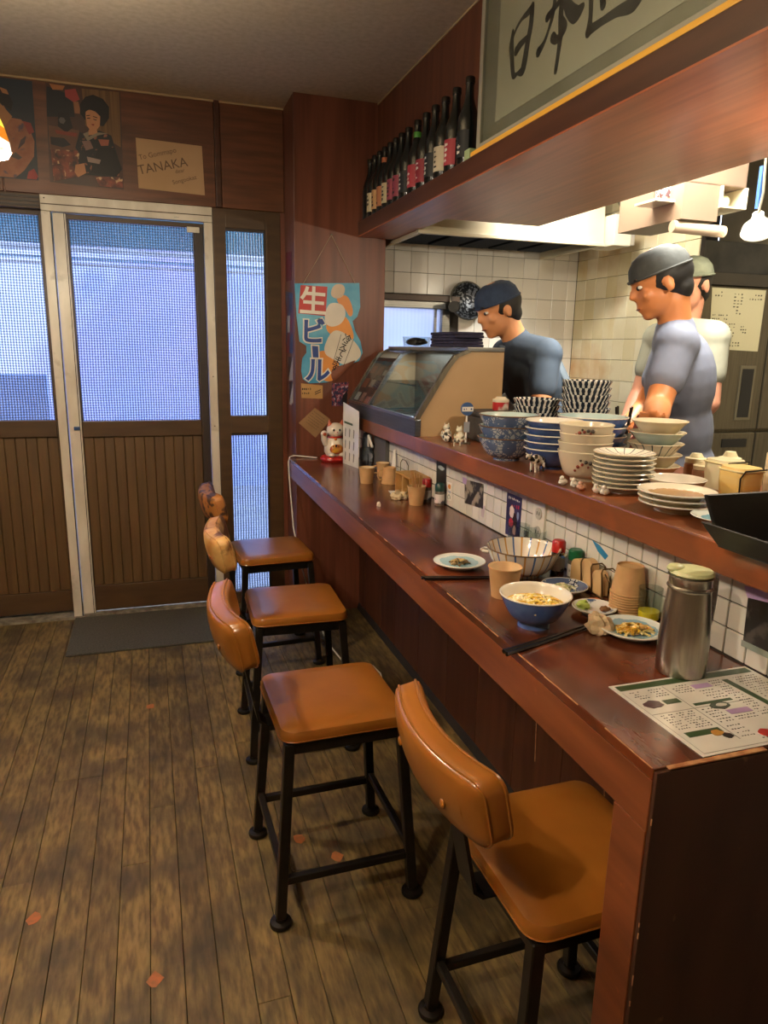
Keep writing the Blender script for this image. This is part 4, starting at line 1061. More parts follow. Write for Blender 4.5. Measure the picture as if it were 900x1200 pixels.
# plates and bowls
def food(t, loc, rx, ry, h, cols, n, seed, name='noodles', s=.012):
    q = random.Random(seed); x, y, z = loc
    for ci, col in enumerate(cols):
        mb = MB()
        for k in range(n):
            a = q.uniform(0, 6.28); d = math.sqrt(q.random()); px_, py_ = x+rx*d*math.cos(a), y+ry*d*math.sin(a)
            L_ = q.uniform(.6, 1.4)*s; b = q.uniform(0, 6.28); zz = z+h*(1-d*d)*q.uniform(.5, 1)
            mb.tube([(px_-L_*math.cos(b), py_-L_*math.sin(b), zz), (px_, py_, zz+.003), (px_+L_*math.cos(b+.5), py_+L_*math.sin(b+.5), zz-.001)], .0016+q.random()*.0012, 5)
        o = mb.build(name, M('food_'+col[1:], col, rough=.35, coat=.3), t, smooth=True); meta(o, kind='stuff')
t = dish('blue_bowl', 'blue ribbed bowl with white inside holding leftover yellow noodles', 'bowl', (.700, 1.160, ZT), .070, .066, .032, m_blue, m_por, rim=m_por, p=.5, fh=.012)
MB().lathe([(0, .040), (.059, .044), (.0595, .046), (0, .047)], (.700, 1.160, ZT), n=32).build('broth', M('broth', '#d9b85a', '#cda23c', noise=12, rough=.15), t, smooth=True)
food(t, (.700, 1.160, ZT+.044), .048, .048, .012, ['#e6c95e', '#f0e2a6', '#e0b448', '#efe4bc'], 45, 3)
MB().lathe([(.0, .046), (.012, .046), (.0, .056)], (.675, 1.18, ZT), n=8).build('egg_piece', m_por, t)
t = dish('striped_bowl', 'large white bowl with blue and ochre stripes and two lug handles', 'bowl', (.840, 1.462, ZT), .089, .068, .042, m_strp, m_strp, rim=m_rim, p=.42, lug=2.6)
t = dish('celadon_plate', 'pale blue plate with leftovers and scraps, left of the kraft cup', 'plate', (.717, 1.560, ZT), .065, .014, .038, m_por, node_mat('pale_blue_centre', fn_centre('#9bc0ca', '#d3dcd8', .060), .15), rim=m_por, p=.9)
food(t, (.714, 1.548, ZT+.010), .020, .020, .012, ['#8a6f45', '#c9a868', '#6d5a38'], 10, 8, 'scraps', .008)
t = dish('noodle_plate', 'pale blue plate with yellow noodle scraps beside the steel pitcher', 'plate', (.862, 1.068, ZT), .063, .014, .038, m_por, node_mat('blue_centre', fn_centre('#86aab8', '#d0dad6', .060), .15), rim=m_por, p=.9)
food(t, (.860, 1.060, ZT+.009), .034, .026, .012, ['#e0b138', '#e8cf86', '#b98c30'], 22, 12)
t = dish('wave_plate', 'small plate with dark blue wave lines behind the blue bowl', 'plate', (.868, 1.318, ZT), .052, .016, .026, m_por, m_nami, rim=m_por, p=.8)
food(t, (.860, 1.315, ZT+.010), .022, .022, .008, ['#d8d0a8', '#bcc08a'], 9, 21, 'sprouts', .010)
t = dish('condiment_plate', 'small white plate with green wasabi and brown paste', 'plate', (.857, 1.186, ZT), .045, .014, .024, m_por, M('blue_fleck_glaze', '#d5d5cf', '#4d5f84', noise=24, rough=.15, lo=.62, hi=.66), rim=m_por, p=.8)
MB().ball((.835, 1.195, ZT+.016), (.013, .013, .010), 14, 9, bumpy=.5, seed=1).build('wasabi', M('wasabi_green', '#8fa83a', '#b9c86a', noise=60, rough=.6), t, smooth=True)
MB().ball((.872, 1.170, ZT+.012), (.012, .009, .006), 12, 8, bumpy=.5, seed=3).build('brown_paste', M('miso', '#7d5430', rough=.6), t, smooth=True)
mb = MB().ball((.888, 1.232, ZT+.006), (.018, .012, .007), 12, 8, bumpy=.3)
meta(mb.build('orange_peel', M('orange_bit', '#d1641c', rough=.5), smooth=True), 'bright orange garnish piece behind the wasabi plate', 'garnish')
# lacquered chopsticks
m_lac = M('black_lacquer', '#14100e', rough=.2, coat=.4)
def stick(a, b, label, group):
    t = thing('black_chopstick', label, 'chopstick', a, group)
    a = Vector(a); b = Vector(b); mb = MB(); n_ = 8
    pts = [a+(b-a)*k/n_ for k in range(n_+1)]
    mb.tube(pts, [.0042-.0022*k/n_ for k in range(n_+1)], 6); mb.build('shaft', m_lac, t)
    MB().tube([a, a+(b-a)*.015], .0046, 6).build('butt_end', m_lac, t)
stick((.578, 1.040, ZT+.0045), (.792, 1.112, ZT+.003), 'black chopstick of the near pair, the one toward the counter end', 'near pair of black chopsticks')
stick((.578, 1.052, ZT+.0045), (.790, 1.122, ZT+.003), 'black chopstick of the near pair, the one toward the blue bowl', 'near pair of black chopsticks')
stick((.586, 1.484, ZT+.0045), (.79, 1.444, ZT+.003), 'black chopstick lying before the pale blue plate, the further one', 'far pair of black chopsticks')
stick((.590, 1.473, ZT+.0045), (.79, 1.434, ZT+.003), 'black chopstick lying before the pale blue plate, the nearer one', 'far pair of black chopsticks')
# glasses
def tumbler(loc, r, h, label, fill=None):
    t = thing('drinking_glass', label, 'glass', loc, 'clear glasses on the counter')
    MB().lathe([(0, 0), (r*.86, 0), (r*.88, .004), (r, h), (r-.0018, h), (r*.86-.001, .007), (0, .007)], loc, n=28).build('glass_body', m_clear, t, smooth=True)
    if fill:
        x, y, z = loc; MB().lathe([(0, .008), (r*.84, .008), (r*.86, .024), (0, .024)], loc, n=20).build('contents', M('yellow_fill', fill, rough=.2), t, smooth=True)
tumbler((.935, 1.660, ZT), .030, .070, 'clear glass behind the striped bowl, the left of two')
tumbler((.938, 1.578, ZT), .030, .075, 'clear glass behind the striped bowl, the right of two')
tumbler((.936, 1.115, ZT), .024, .072, 'clear glass with yellow dregs between paper cups and pitcher', '#e8cf2a')
# paper-cup stack, upside down
for k in range(9):
    lb = '%s of nine upturned kraft cups nested beside the tiles' % ('topmost' if k == 8 else ORD[k])
    cup('nested_cup', lb, (.926, 1.172, ZT+.0054*k), .035, .060, up=False, group='nested kraft cups')
# wire rack with tan napkins
t = thing('napkin_rack', 'wire rack holding tan paper sheets beside the nested kraft cups', 'rack', (.935, 1.32, ZT))
m_wire = M('brass_wire', '#6f5636', rough=.35, metal=.8)
for yy in (1.255, 1.295, 1.335):
    MB().tube([(.925, yy, ZT), (.918, yy, ZT+.060), (.925, yy+.006, ZT+.066), (.950, yy+.006, ZT+.066), (.955, yy, ZT+.060), (.955, yy, ZT)], .0018, 6).build('wire_hoop', m_wire, t)
MB().tube([(.92, 1.245, ZT+.004), (.92, 1.385, ZT+.004)], .0018, 6).build('wire_base', m_wire, t)
MB().tube([(.925, 1.248, ZT+.055), (.915, 1.238, ZT+.062), (.918, 1.228, ZT+.05), (.926, 1.236, ZT+.042)], .0018, 6).build('wire_loop', m_wire, t)
for k, (y0, y1, hh) in enumerate(((1.262, 1.300, .058), (1.300, 1.345, .072), (1.340, 1.385, .060))):
    pts = [(y0, ZT+.002), (y1, ZT+.002)]+[((y0+y1)/2+(y1-y0)/2*math.cos(R(a)), ZT+hh-.018+.018*math.sin(R(a))) for a in range(0, 181, 20)]
    meta(MB().prism(pts, PX(.934), -.010, .009).build('tan_napkins', M('tan_paper', '#c4a273', '#b8955f', noise=12, rough=.8), bevel=.001, seg=1), ['tan paper wad in the wire rack, the one nearest the cups', 'tan paper wad in the middle of the wire rack, the tallest', 'tan paper wad in the wire rack, furthest from the cups'][k], 'napkins', 'tan napkins in the rack')
# steel pitcher
px_, py_ = .838, .906
t = thing('steel_pitcher', 'brushed stainless steel water pitcher with a pale lid standing on the menu edge', 'pitcher', (px_, py_, ZT))
mb = MB().lathe([(0, .0), (.0385, 0), (.0405, .003), (.0412, .03), (.0408, .06), (.0388, .095), (.036, .125), (.0345, .142), (.0342, .148), (.0358, .150), (.0358, .154), (.0340, .156), (.0346, .170), (.036, .173), (.033, .173), (0, .170)], (px_, py_, ZT+.001), n=48)
mb.build('pitcher_body', M('pitcher_steel', '#b3aea2', '#a9a498', scale=(60, 60, 1), noise=3, rough=.3, metal=1.0), t, smooth=True)
for zz in (.152, .1715): MB().lathe([(.0358, zz-.001), (.0368, zz), (.0358, zz+.001)], (px_, py_, ZT+.001), n=40).build('band', m_steel, t, smooth=True)
mb = MB().lathe([(0, .1735), (.034, .1735), (.036, .176), (.033, .181), (.015, .1855), (0, .186)], (px_, py_, ZT+.001), n=36)
mb.ball((px_-.022, py_+.012, ZT+.183), (.016, .014, .008), 12, 8)
mb.build('lid', M('pale_green_lid', '#c2c793', '#b5ba85', noise=4, rough=.4), t, smooth=True)
mb = MB(); ha = R(12); hx, hy = math.cos(ha), math.sin(ha)
pts = [(.034, .168), (.056, .170), (.066, .158), (.067, .125), (.064, .085), (.056, .062), (.041, .052)]
for s_ in (-.0055, .0055): mb.tube([(px_+r_*hx-s_*hy, py_+r_*hy+s_*hx, ZT+z_) for r_, z_ in pts], .0016, 6)
for i in range(len(pts)-1):
    (ra, za), (rb, zb_) = pts[i], pts[i+1]
    mb.add([(px_+ra*hx+.0055*hy, py_+ra*hy-.0055*hx, ZT+za), (px_+ra*hx-.0055*hy, py_+ra*hy+.0055*hx, ZT+za), (px_+rb*hx-.0055*hy, py_+rb*hy+.0055*hx, ZT+zb_), (px_+rb*hx+.0055*hy, py_+rb*hy-.0055*hx, ZT+zb_)], [(0, 1, 2, 3)])
mb.build('handle', m_steel, t)
MB().cyl((px_+.035*hx, py_+.035*hy, ZT+.135), (px_+.047*hx, py_+.047*hy, ZT+.133), .003, n=8).build('lid_hinge', m_dsteel, t)

# menu sheet on the counter
t = thing('menu_sheet', 'laminated white menu with green headings lying at the near end of the counter', 'menu', (.82, .785, ZT))
m_lam = M('laminate', '#e4e2d6', rough=.22, coat=.4); m_grn = M('menu_green', '#3a5230', rough=.35); m_prp = M('purple_tape', '#b79ac4', rough=.5)
MB().box(.683, .9615, .677, .889, ZT+.0003, ZT+.0012).build('sheet', m_lam, t)
PM = PZ(ZT+.0012)
def rect(mb, x0, x1, y0, y1, P, d0=.0, d1=.0003): mb.prism([(x0, y0), (x1, y0), (x1, y1), (x0, y1)], P, d0, d1)
mb = MB(); rect(mb, .691, .956, .868, .884, PM); rect(mb, .735, .763, .812, .825, PM); rect(mb, .775, .847, .796, .803, PM); rect(mb, .700, .760, .722, .735, PM)
mb.prism([(.881, .857), (.893, .857), (.905, .69), (.893, .69)], PM, 0, .0003)
meta(mb.build('green_heading', m_grn, t), kind='stuff')
mb = MB(); 
for a in ((.690, .954, .6825, .6832), (.6895, .690, .683, .862), (.767, .768, .70, .864), (.69, .88, .790, .791)): rect(mb, *a, PM)
mb.build('ruled_line', M('menu_grey', '#8a8a80'), t)
mb = MB()
for k_, a in enumerate(((.700, .725, .835, .862, 4, 5), (.735, .762, .835, .862, 4, 5), (.778, .812, .835, .862, 4, 6), (.700, .722, .742, .787, 7, 5), (.728, .760, .740, .787, 8, 6), (.775, .802, .742, .787, 6, 5), (.855, .878, .70, .862, 22, 5), (.905, .952, .70, .862, 22, 9), (.808, .848, .742, .756, 2, 7), (.775, .80, .70, .738, 4, 5), (.815, .85, .806, .838, 4, 6), (.80, .86, .688, .698, 1, 8))):
    marks(mb, PM, a[:4], a[4], a[5], .0026, d=(0, .0003), seed=k_, dens=.9)
meta(mb.build('menu_print', m_ink, t), kind='stuff')
mb = MB(); rect(mb, .815, .850, .842, .855, PM, .0003, .0006); rect(mb, .809, .850, .759, .772, PM, .0003, .0006); mb.build('purple_tape', m_prp, t)
def blob(cx, cy, rx, ry, P, mb, d=.0005, n=12, seed=0):
    q = random.Random(seed); mb.prism([(cx+rx*math.cos(2*math.pi*i/n)*q.uniform(.8, 1.1), cy+ry*math.sin(2*math.pi*i/n)*q.uniform(.8, 1.1)) for i in range(n)], P, 0, d)
for (cx, cy, rx, ry, col, s) in ((.714, .818, .017, .012, '#5a4044', 1), (.748, .722, .010, .008, '#c08a3c', 2), (.758, .712, .008, .007, '#2d2723', 3), (.817, .703, .013, .010, '#b8352a', 4), (.812, .786, .018, .010, '#3f4a38', 5), (.815, .787, .010, .005, '#c9c6b8', 6)):
    mb = MB(); blob(cx, cy, rx, ry, PM, mb, .0005+.0001*s, seed=s); mb.build('food_picture', M('menu_pic_'+col[1:], col, rough=.3), t)

# lucky cat
t = thing('lucky_cat', 'white beckoning cat figurine with gold bib on a red cushion at the far end', 'figurine', (.825, 3.27, ZT))
m_cat = M('cat_white', '#ddd3c2', '#d4c9b6', noise=5, rough=.3, coat=.3); m_catr = M('cat_red', '#b3231d', rough=.35); m_gold = M('cat_gold', '#c9952f', '#a8322a', noise=40, rough=.35)
cx, cy = .825, 3.27
mb = MB(); cushion(mb, [(rrect(.12, .10, .04), 0), (rrect(.135, .115, .05), .010), (rrect(.13, .11, .05), .022), (rrect(.11, .09, .04), .028)], lambda p, h: (cx+p[0], cy+p[1], ZT+h)); mb.build('cushion', m_catr, t, smooth=True)
mb = MB().lathe([(0, .026), (.040, .028), (.050, .045), (.050, .075), (.040, .105), (.028, .118), (0, .12)], (cx, cy, ZT), n=24)
mb.build('body', m_cat, t, smooth=True)
MB().ball((cx+.004, cy-.004, ZT+.148), (.044, .040, .036), 22, 14).build('head', m_cat, t, smooth=True)
for q in (-1, 1):
    e_ = MB().cyl((cx+.004+q*.027, cy-.004, ZT+.170), (cx+.004+q*.033, cy-.004, ZT+.198), .014, .001, n=10).build('ear', M('cat_ear', '#c8694c', rough=.4), t, smooth=True)
    MB().ball((cx+q*.014, cy-.042, ZT+.152), (.005, .003, .006), 10, 6).build('eye', m_ink, t, smooth=True)
MB().ball((cx+.002, cy-.045, ZT+.143), (.003, .002, .002), 8, 6).build('nose', m_catr, t)
MB().lathe([(.034, .112), (.038, .116), (.034, .121)], (cx, cy, ZT), n=24).build('collar', m_catr, t, smooth=True)
MB().ball((cx-.004, cy-.034, ZT+.108), .008, 12, 8).build('bell', m_gold, t, smooth=True)
MB().ball((cx, cy-.044, ZT+.062), (.034, .014, .024), 14, 8).build('bib', m_gold, t, smooth=True)
MB().tube([(cx-.044, cy-.01, ZT+.085), (cx-.056, cy-.02, ZT+.105), (cx-.058, cy-.025, ZT+.128)], [.016, .014, .013], 10).build('raised_arm', m_cat, t, smooth=True)
MB().ball((cx-.058, cy-.028, ZT+.134), (.017, .013, .016), 14, 8).build('paw', m_cat, t, smooth=True)
MB().ball((cx-.058, cy-.040, ZT+.134), (.009, .003, .008), 10, 6).build('paw_pad', M('cat_pad', '#a5482a', rough=.4), t, smooth=True)
for q in (-1, 1): MB().ball((cx+q*.026, cy-.045, ZT+.036), (.017, .018, .011), 12, 8).build('foot', m_cat, t, smooth=True)
mb = MB(); marks(mb, PY(cy-.0585), (cx-.026, cx+.026, ZT+.070, ZT+.088), 1, 4, .014, seed=4); mb.build('bib_print', m_ink, t)

# upright menu stand
t = thing('menu_stand', 'white folded menu card standing upright beside the lucky cat', 'menu', (.90, 3.08, ZT))
A = Vector((.848, 3.20, 0)); B = Vector((.876, 3.035, 0)); C_ = Vector((.884, 3.21, 0))
dv = (B-A); nv = Vector((dv.y, -dv.x, 0)).normalized()
if nv.x > 0: nv = -nv
def PMs(p, d): q_ = A+dv*p[0]+nv*d; return (q_.x, q_.y, ZT+p[1])
MB().prism([(0, 0), (1, 0), (1, .255), (0, .285)], PMs, -.0015, 0).build('card_front', m_lam, t)
MB().prism([(0, 0), (1, 0), (1, .255), (0, .285)], lambda p, d: (A.x+(C_.x-A.x)*p[0]+d*.3, A.y+(C_.y-A.y)*p[0]+d, ZT+p[1]), 0, .0015).build('card_back', m_lam, t)
mb = MB(); mb.prism([(.08, .19), (.62, .185), (.62, .195), (.08, .20)], PMs, .0, .0006); mb.build('green_heading', m_grn, t)
mb = MB()
for r_ in range(3):
    for c in range(3):
        a0 = .12+.27*c; b0 = .02+.055*r_
        mb.prism([(a0, b0), (a0+.05, b0), (a0+.08, b0+.035), (a0+.02, b0+.04)], PMs, 0, .0006)
meta(mb.build('menu_print', M('menu_grey2', '#77766c'), t), kind='stuff')
# grey bag behind
t = thing('plastic_bag', 'grey plastic rubbish bag hanging under the display case end', 'bag', (.925, 3.08, ZT))
m_bag = M('bag_grey', '#4a4f57', '#6d737c', noise=18, rough=.35, bump=.6)
MB().ball((.932, 3.10, ZT+.045), (.026, .075, .048), 24, 14, bumpy=.3, seed=6).build('bag_body', m_bag, t, smooth=True)
MB().ball((.935, 3.10, ZT+.105), (.022, .05, .045), 16, 10, bumpy=.4, seed=8).build('bag_neck', m_bag, t, smooth=True)
MB().tube([(.925, 3.04, ZT+.10), (.915, 3.01, ZT+.15), (.93, 3.0, ZT+.10)], .006, 8).build('white_tie', m_white, t)
meta(MB().box(.945, .9625, 2.86, 3.02, ZT+.001, .986).build('grey_board', M('grey_panel', '#5d5a58', rough=.5), bevel=.002), 'grey board leaning on the tiles beside the plastic bag', 'board')

# white cable from counter end down to the floor
t = thing('white_cable', 'white electric cable running over the counter end and down beside the stools', 'cable', (.63, 3.35, 0))
MB().tube([(.76, 3.36, ZT+.004), (.70, 3.40, ZT+.006), (.655, 3.41, ZT+.010), (.634, 3.405, ZT+.004), (.626, 3.40, ZT-.02), (.626, 3.37, .7), (.628, 3.30, .5), (.64, 3.2, .36), (.66, 3.05, .20), (.70, 2.9, .06), (.75, 2.75, .006), (.80, 2.60, .006), (.855, 2.56, .006), (.87, 2.64, .006), (.86, 2.72, .006)], .0035, 8).build('cord', M('cable_white', '#cfc8b8', rough=.4), t, smooth=True)

# ================================================================== stickers and posters on the tiles
def flat(name, pts, P, d, mat, parent, z0=.0): return MB().prism(pts, P, z0, z0+d).build(name, mat, parent)
PT = PX(.964)
t = thing('tile_poster', 'black and white photo flyer taped to the tiles', 'poster', (.9635, 2.0, .9)); 
flat('paper', [(2.083, .940), (1.944, .950), (1.940, .872), (2.076, .862)], PT, .0008, M('flyer_dark', '#26221f', '#8d877a', noise=26, rough=.5, lo=.48, hi=.56), t)
flat('purple_tape', [(2.10, .945), (2.065, .945), (2.07, .925), (2.095, .925)], PT, .0003, m_prp, t, .0009)
flat('torn_corner', [(1.955, .880), (1.925, .885), (1.935, .845), (1.95, .848)], PT, .0006, M('pale_pink_paper', '#c5b5bb', rough=.7), t)
t = thing('tile_poster', 'dark blue and red band flyer taped to the tiles', 'poster', (.9635, 1.75, .9))
flat('paper', [(1.790, .955), (1.702, .955), (1.703, .838), (1.787, .832)], PT, .0008, M('flyer_blue', '#22203e', '#2f2a55', noise=10, rough=.4), t)
mb = MB(); marks(mb, PT, (1.712, 1.782, .936, .950), 1, 7, .009, d=(.0008, .0012), seed=2, dens=1); mb.build('white_print', m_white, t)
mb = MB(); marks(mb, PT, (1.712, 1.765, .916, .932), 1, 4, .013, d=(.0008, .0012), seed=5, dens=1); mb.build('red_print', M('print_red', '#b0284a'), t)
for (cx_, cy_, rx, ry, col, s) in ((1.755, .905, .014, .020, '#d8c8c0', 1), (1.735, .885, .014, .022, '#2a1820', 2), (1.757, .873, .014, .014, '#b02a3c', 3), (1.735, .855, .010, .014, '#cfa09a', 4), (1.718, .90, .006, .012, '#8a9ac4', 5)):
    mb = MB(); blob(cx_, cy_, rx, ry, PT, mb, .0009+.0002*s, seed=s); mb.build('picture_patch', M('band_'+col[1:], col), t)
t = thing('tile_poster', 'tall dark photo poster on the tiles behind the far shakers', 'poster', (.9635, 2.28, .92))
flat('paper', [(2.330, .975), (2.240, .975), (2.232, .862), (2.322, .858)], PT, .0008, M('flyer_green', '#1e2c2b', '#12191b', noise=9, rough=.35), t)
mb = MB(); blob(2.285, .945, .03, .008, PT, mb, .0012, seed=3); mb.build('picture_patch', m_celadon, t)
t = thing('tile_sticker', 'small white sticker with orange dot and blue marks on the tiles', 'sticker', (.9635, 2.21, .87))
flat('paper', [(2.226, .906), (2.188, .908), (2.184, .846), (2.226, .842)], PT, .0006, m_white, t)
mb = MB(); blob(2.205, .893, .012, .009, PT, mb, .0009); mb.build('orange_dot', M('dot_orange', '#d98a35'), t)
mb = MB(); marks(mb, PT, (2.192, 2.22, .868, .880), 1, 3, .012, d=(.0006, .0009), seed=1, dens=1); mb.build('blue_mark', M('mark_blue', '#2f6fae'), t)
mb = MB(); mb.tube([(.9632, 2.205+.010*math.cos(R(a)), .855+.009*math.sin(R(a))) for a in range(-60, 240, 30)], .0012, 5); mb.build('green_mark', M('mark_green', '#1d5f5a'), t)
t = thing('tile_poster', 'dark photo notice with purple tape on the tiles behind the menu', 'poster', (.9635, .88, .9))
flat('paper', [(.905, .955), (.800, .957), (.800, .865), (.902, .860)], PT, .0008, M('notice_dark', '#1c1a17', '#4a4742', noise=30, rough=.3, lo=.5, hi=.6), t)
flat('lower_edge', [(.905, .866), (.800, .868), (.800, .857), (.905, .855)], PT, .0005, M('pale_green_edge', '#9aa79c'), t, .0009)
flat('purple_tape', [(.915, .962), (.860, .968), (.862, .950), (.905, .944)], PT, .0004, m_prp, t, .0012)
t = thing('tile_sticker', 'blue triangular sticker on the tiles above the napkin rack', 'sticker', (.9635, 1.33, .91))
flat('paper', [(1.365, .925), (1.335, .920), (1.30, .905), (1.31, .893), (1.34, .905)], PT, .0006, M('sticker_blue', '#2f86b5'), t)
t = thing('wall_outlet', 'white double wall socket on the tiles above the two glasses', 'socket', (.9635, 1.6, .92))
flat('plate', [(1.630, .965), (1.570, .967), (1.572, .855), (1.630, .852)], PT, .006, m_por, t)
for zz in (.885, .935):
    o_ = MB().cyl((.958, 1.60, zz), (.956, 1.60, zz), .016, n=24).build('socket_face', M('socket_grey', '#b7b3a8', rough=.4), t)
    for q in (-1, 1): MB().box(.9553, .9562, 1.60+q*.006-.0012, 1.60+q*.006+.0012, zz-.004, zz+.005).build('slot', m_ink, o_)

# ================================================================== door wall posters
PW = PY(YB)
def pic(name, label, outline, bg_, shapes, P, cat='poster', d0=.0009):
    cx_ = sum(p[0] for p in outline)/len(outline); cy_ = sum(p[1] for p in outline)/len(outline)
    p3_ = P((cx_, cy_), 0); t = thing(name, label, cat, p3_)
    flat('paper', outline, P, .0008, bg_, t)
    for k, (nm, pts, col) in enumerate(shapes):
        mt_ = col if not isinstance(col, str) else M('print_'+col[1:], col, rough=.5)
        flat(nm, pts, P, .00015*(k+1), mt_, t, d0)
    return t
kimono = M('kimono_dark', '#15181c', '#1c2226', noise=10, rough=.5, c3='#8d5a44', patch=38, p3=(.6, .64))
floral = M('floral_cloth', '#8c4a38', '#3a2a28', noise=30, rough=.5, c3='#c9a27a', patch=45, p3=(.58, .64))
pinkk = M('kimono_pink', '#9c6a4e', '#8a5640', noise=20, rough=.5, c3='#5a4a52', patch=24, p3=(.58, .66))
skin_p = '#c98e62'
pic('kimono_poster', 'old photo poster of a dark-haired woman in a flowered kimono beside a camera', [(-.359, 2.437), (-.056, 2.440), (-.066, 2.034), (-.372, 2.040)], M('poster_ground', '#4b2d20', '#3b2a22', noise=8, rough=.45), [
 ('curtain', [(-.215, 2.432), (-.060, 2.436), (-.067, 2.21), (-.21, 2.285)], M('curtain_tan', '#7d5c35', '#5e4426', scale=(60, 1, 1), noise=2, rough=.5)),
 ('dark_ground', [(-.355, 2.425), (-.26, 2.40), (-.25, 2.315), (-.363, 2.304)], '#1d2024'),
 ('hat', [(-.344, 2.436), (-.282, 2.434), (-.292, 2.417), (-.332, 2.414)], '#b0703c'),
 ('flower', [(-.284, 2.418), (-.24, 2.428), (-.226, 2.387), (-.25, 2.373), (-.283, 2.392)], '#a8443c'),
 ('jar', [(-.252, 2.375), (-.232, 2.378), (-.224, 2.33), (-.25, 2.33)], '#9c6b45'),
 ('table', [(-.36, 2.271), (-.237, 2.262), (-.25, 2.167), (-.362, 2.174)], '#6d4a38'),
 ('camera', [(-.318, 2.325), (-.275, 2.33), (-.262, 2.27), (-.29, 2.248), (-.322, 2.27)], '#17171a'),
 ('lens', [(-.303+.014*math.cos(k), 2.295+.014*math.sin(k)) for k in range(6)], '#5d5a58'),
 ('tray', [(-.335, 2.255), (-.245, 2.25), (-.25, 2.235), (-.33, 2.240)], '#8c3f2e'),
 ('plate', [(-.356, 2.225), (-.30, 2.225), (-.275, 2.20), (-.31, 2.187), (-.356, 2.195)], '#2b2a30'),
 ('floral_cloth', [(-.358, 2.175), (-.242, 2.18), (-.25, 2.073), (-.356, 2.046)], floral),
 ('kimono', [(-.236, 2.256), (-.207, 2.252), (-.153, 2.27), (-.105, 2.255), (-.085, 2.18), (-.072, 2.125), (-.087, 2.082), (-.213, 2.083), (-.262, 2.084), (-.242, 2.168), (-.258, 2.19)], kimono),
 ('face', [(-.207, 2.345), (-.171, 2.352), (-.146, 2.328), (-.150, 2.29), (-.168, 2.268), (-.188, 2.264), (-.204, 2.285)], skin_p),
 ('neck', [(-.196, 2.27), (-.165, 2.275), (-.160, 2.255), (-.205, 2.245)], skin_p),
 ('collar', [(-.222, 2.25), (-.198, 2.262), (-.20, 2.24), (-.16, 2.262), (-.12, 2.262), (-.16, 2.25), (-.205, 2.222)], '#8f8470'),
 ('hair', [(-.208, 2.305), (-.229, 2.330), (-.225, 2.37), (-.202, 2.40), (-.17, 2.412), (-.13, 2.400), (-.107, 2.37), (-.110, 2.325), (-.135, 2.290), (-.150, 2.29), (-.146, 2.328), (-.165, 2.345), (-.190, 2.352), (-.205, 2.34)], '#0d0b0a'),
 ('sash', [(-.158, 2.200), (-.098, 2.206), (-.067, 2.120), (-.093, 2.087), (-.2, 2.092), (-.190, 2.14)], '#0f1215'),
 ('hand', [(-.262, 2.12), (-.225, 2.13), (-.220, 2.09), (-.255, 2.07), (-.268, 2.09)], skin_p),
 ('flower_print', [(-.229, 2.22), (-.195, 2.225), (-.183, 2.195), (-.215, 2.183)], '#8a6a60'),
 ('flower_print', [(-.161, 2.234), (-.115, 2.236), (-.120, 2.212), (-.150, 2.208)], '#a5604a'),
 ('flower_print', [(-.213, 2.158), (-.155, 2.150), (-.162, 2.132), (-.209, 2.137)], '#a08a80'),
 ('floor_cloth', [(-.184, 2.078), (-.068, 2.086), (-.068, 2.040), (-.168, 2.040)], floral),
 ('mouth', [(-.186, 2.292), (-.176, 2.294), (-.172, 2.291), (-.178, 2.287)], '#8a2420'),
 ('eyebrow', [(-.203, 2.326), (-.188, 2.329), (-.188, 2.326), (-.203, 2.323)], '#1a1310'),
 ('eye', [(-.202, 2.316), (-.188, 2.318), (-.189, 2.314), (-.201, 2.313)], '#1a1310'),
 ('eyebrow', [(-.176, 2.326), (-.158, 2.322), (-.158, 2.319), (-.176, 2.323)], '#1a1310'),
 ('eye', [(-.176, 2.315), (-.161, 2.312), (-.162, 2.309), (-.175, 2.312)], '#1a1310'),
 ], PW)
pic('kimono_poster', 'old photo poster of a woman in a pale pink kimono at the left edge', [(-.66, 2.438), (-.411, 2.437), (-.417, 2.043), (-.66, 2.041)], M('poster_blue', '#141e28', '#1a2833', noise=5, rough=.45), [
 ('kimono', [(-.56, 2.30), (-.530, 2.33), (-.505, 2.285), (-.466, 2.282), (-.432, 2.235), (-.421, 2.20), (-.428, 2.139), (-.47, 2.08), (-.509, 2.046), (-.655, 2.047), (-.655, 2.20)], pinkk),
 ('sash_bow', [(-.461, 2.277), (-.430, 2.272), (-.419, 2.237), (-.44, 2.225)], '#8a3c38'),
 ('flower', [(-.455, 2.075), (-.432, 2.090), (-.418, 2.06), (-.425, 2.046), (-.464, 2.046)], '#9a3834'),
 ('neck', [(-.60, 2.33), (-.545, 2.34), (-.50, 2.29), (-.53, 2.25), (-.60, 2.27)], '#a8774c'),
 ('hair', [(-.61, 2.41), (-.55, 2.405), (-.505, 2.375), (-.492, 2.345), (-.502, 2.310), (-.53, 2.33), (-.56, 2.35), (-.61, 2.35)], '#14100e'),
 ('hair_ornament', [(-.54, 2.400), (-.512, 2.392), (-.506, 2.374), (-.53, 2.378)], '#a8744a'),
 ('fold', [(-.475, 2.20), (-.452, 2.22), (-.46, 2.19), (-.49, 2.16)], '#4c4148'),
 ('fold', [(-.50, 2.15), (-.475, 2.13), (-.49, 2.12), (-.52, 2.13)], '#57504e'),
 ], PW)
t = thing('autograph_card', 'cream card with pencil writing pinned above the sliding door', 'card', (.15, YB, 2.15))
flat('card', [(-.002, 2.257), (.288, 2.250), (.294, 2.038), (-.001, 2.046)], PW, .0015, M('cream_card', '#c4a47f', '#b89872', noise=3, rough=.8), t)
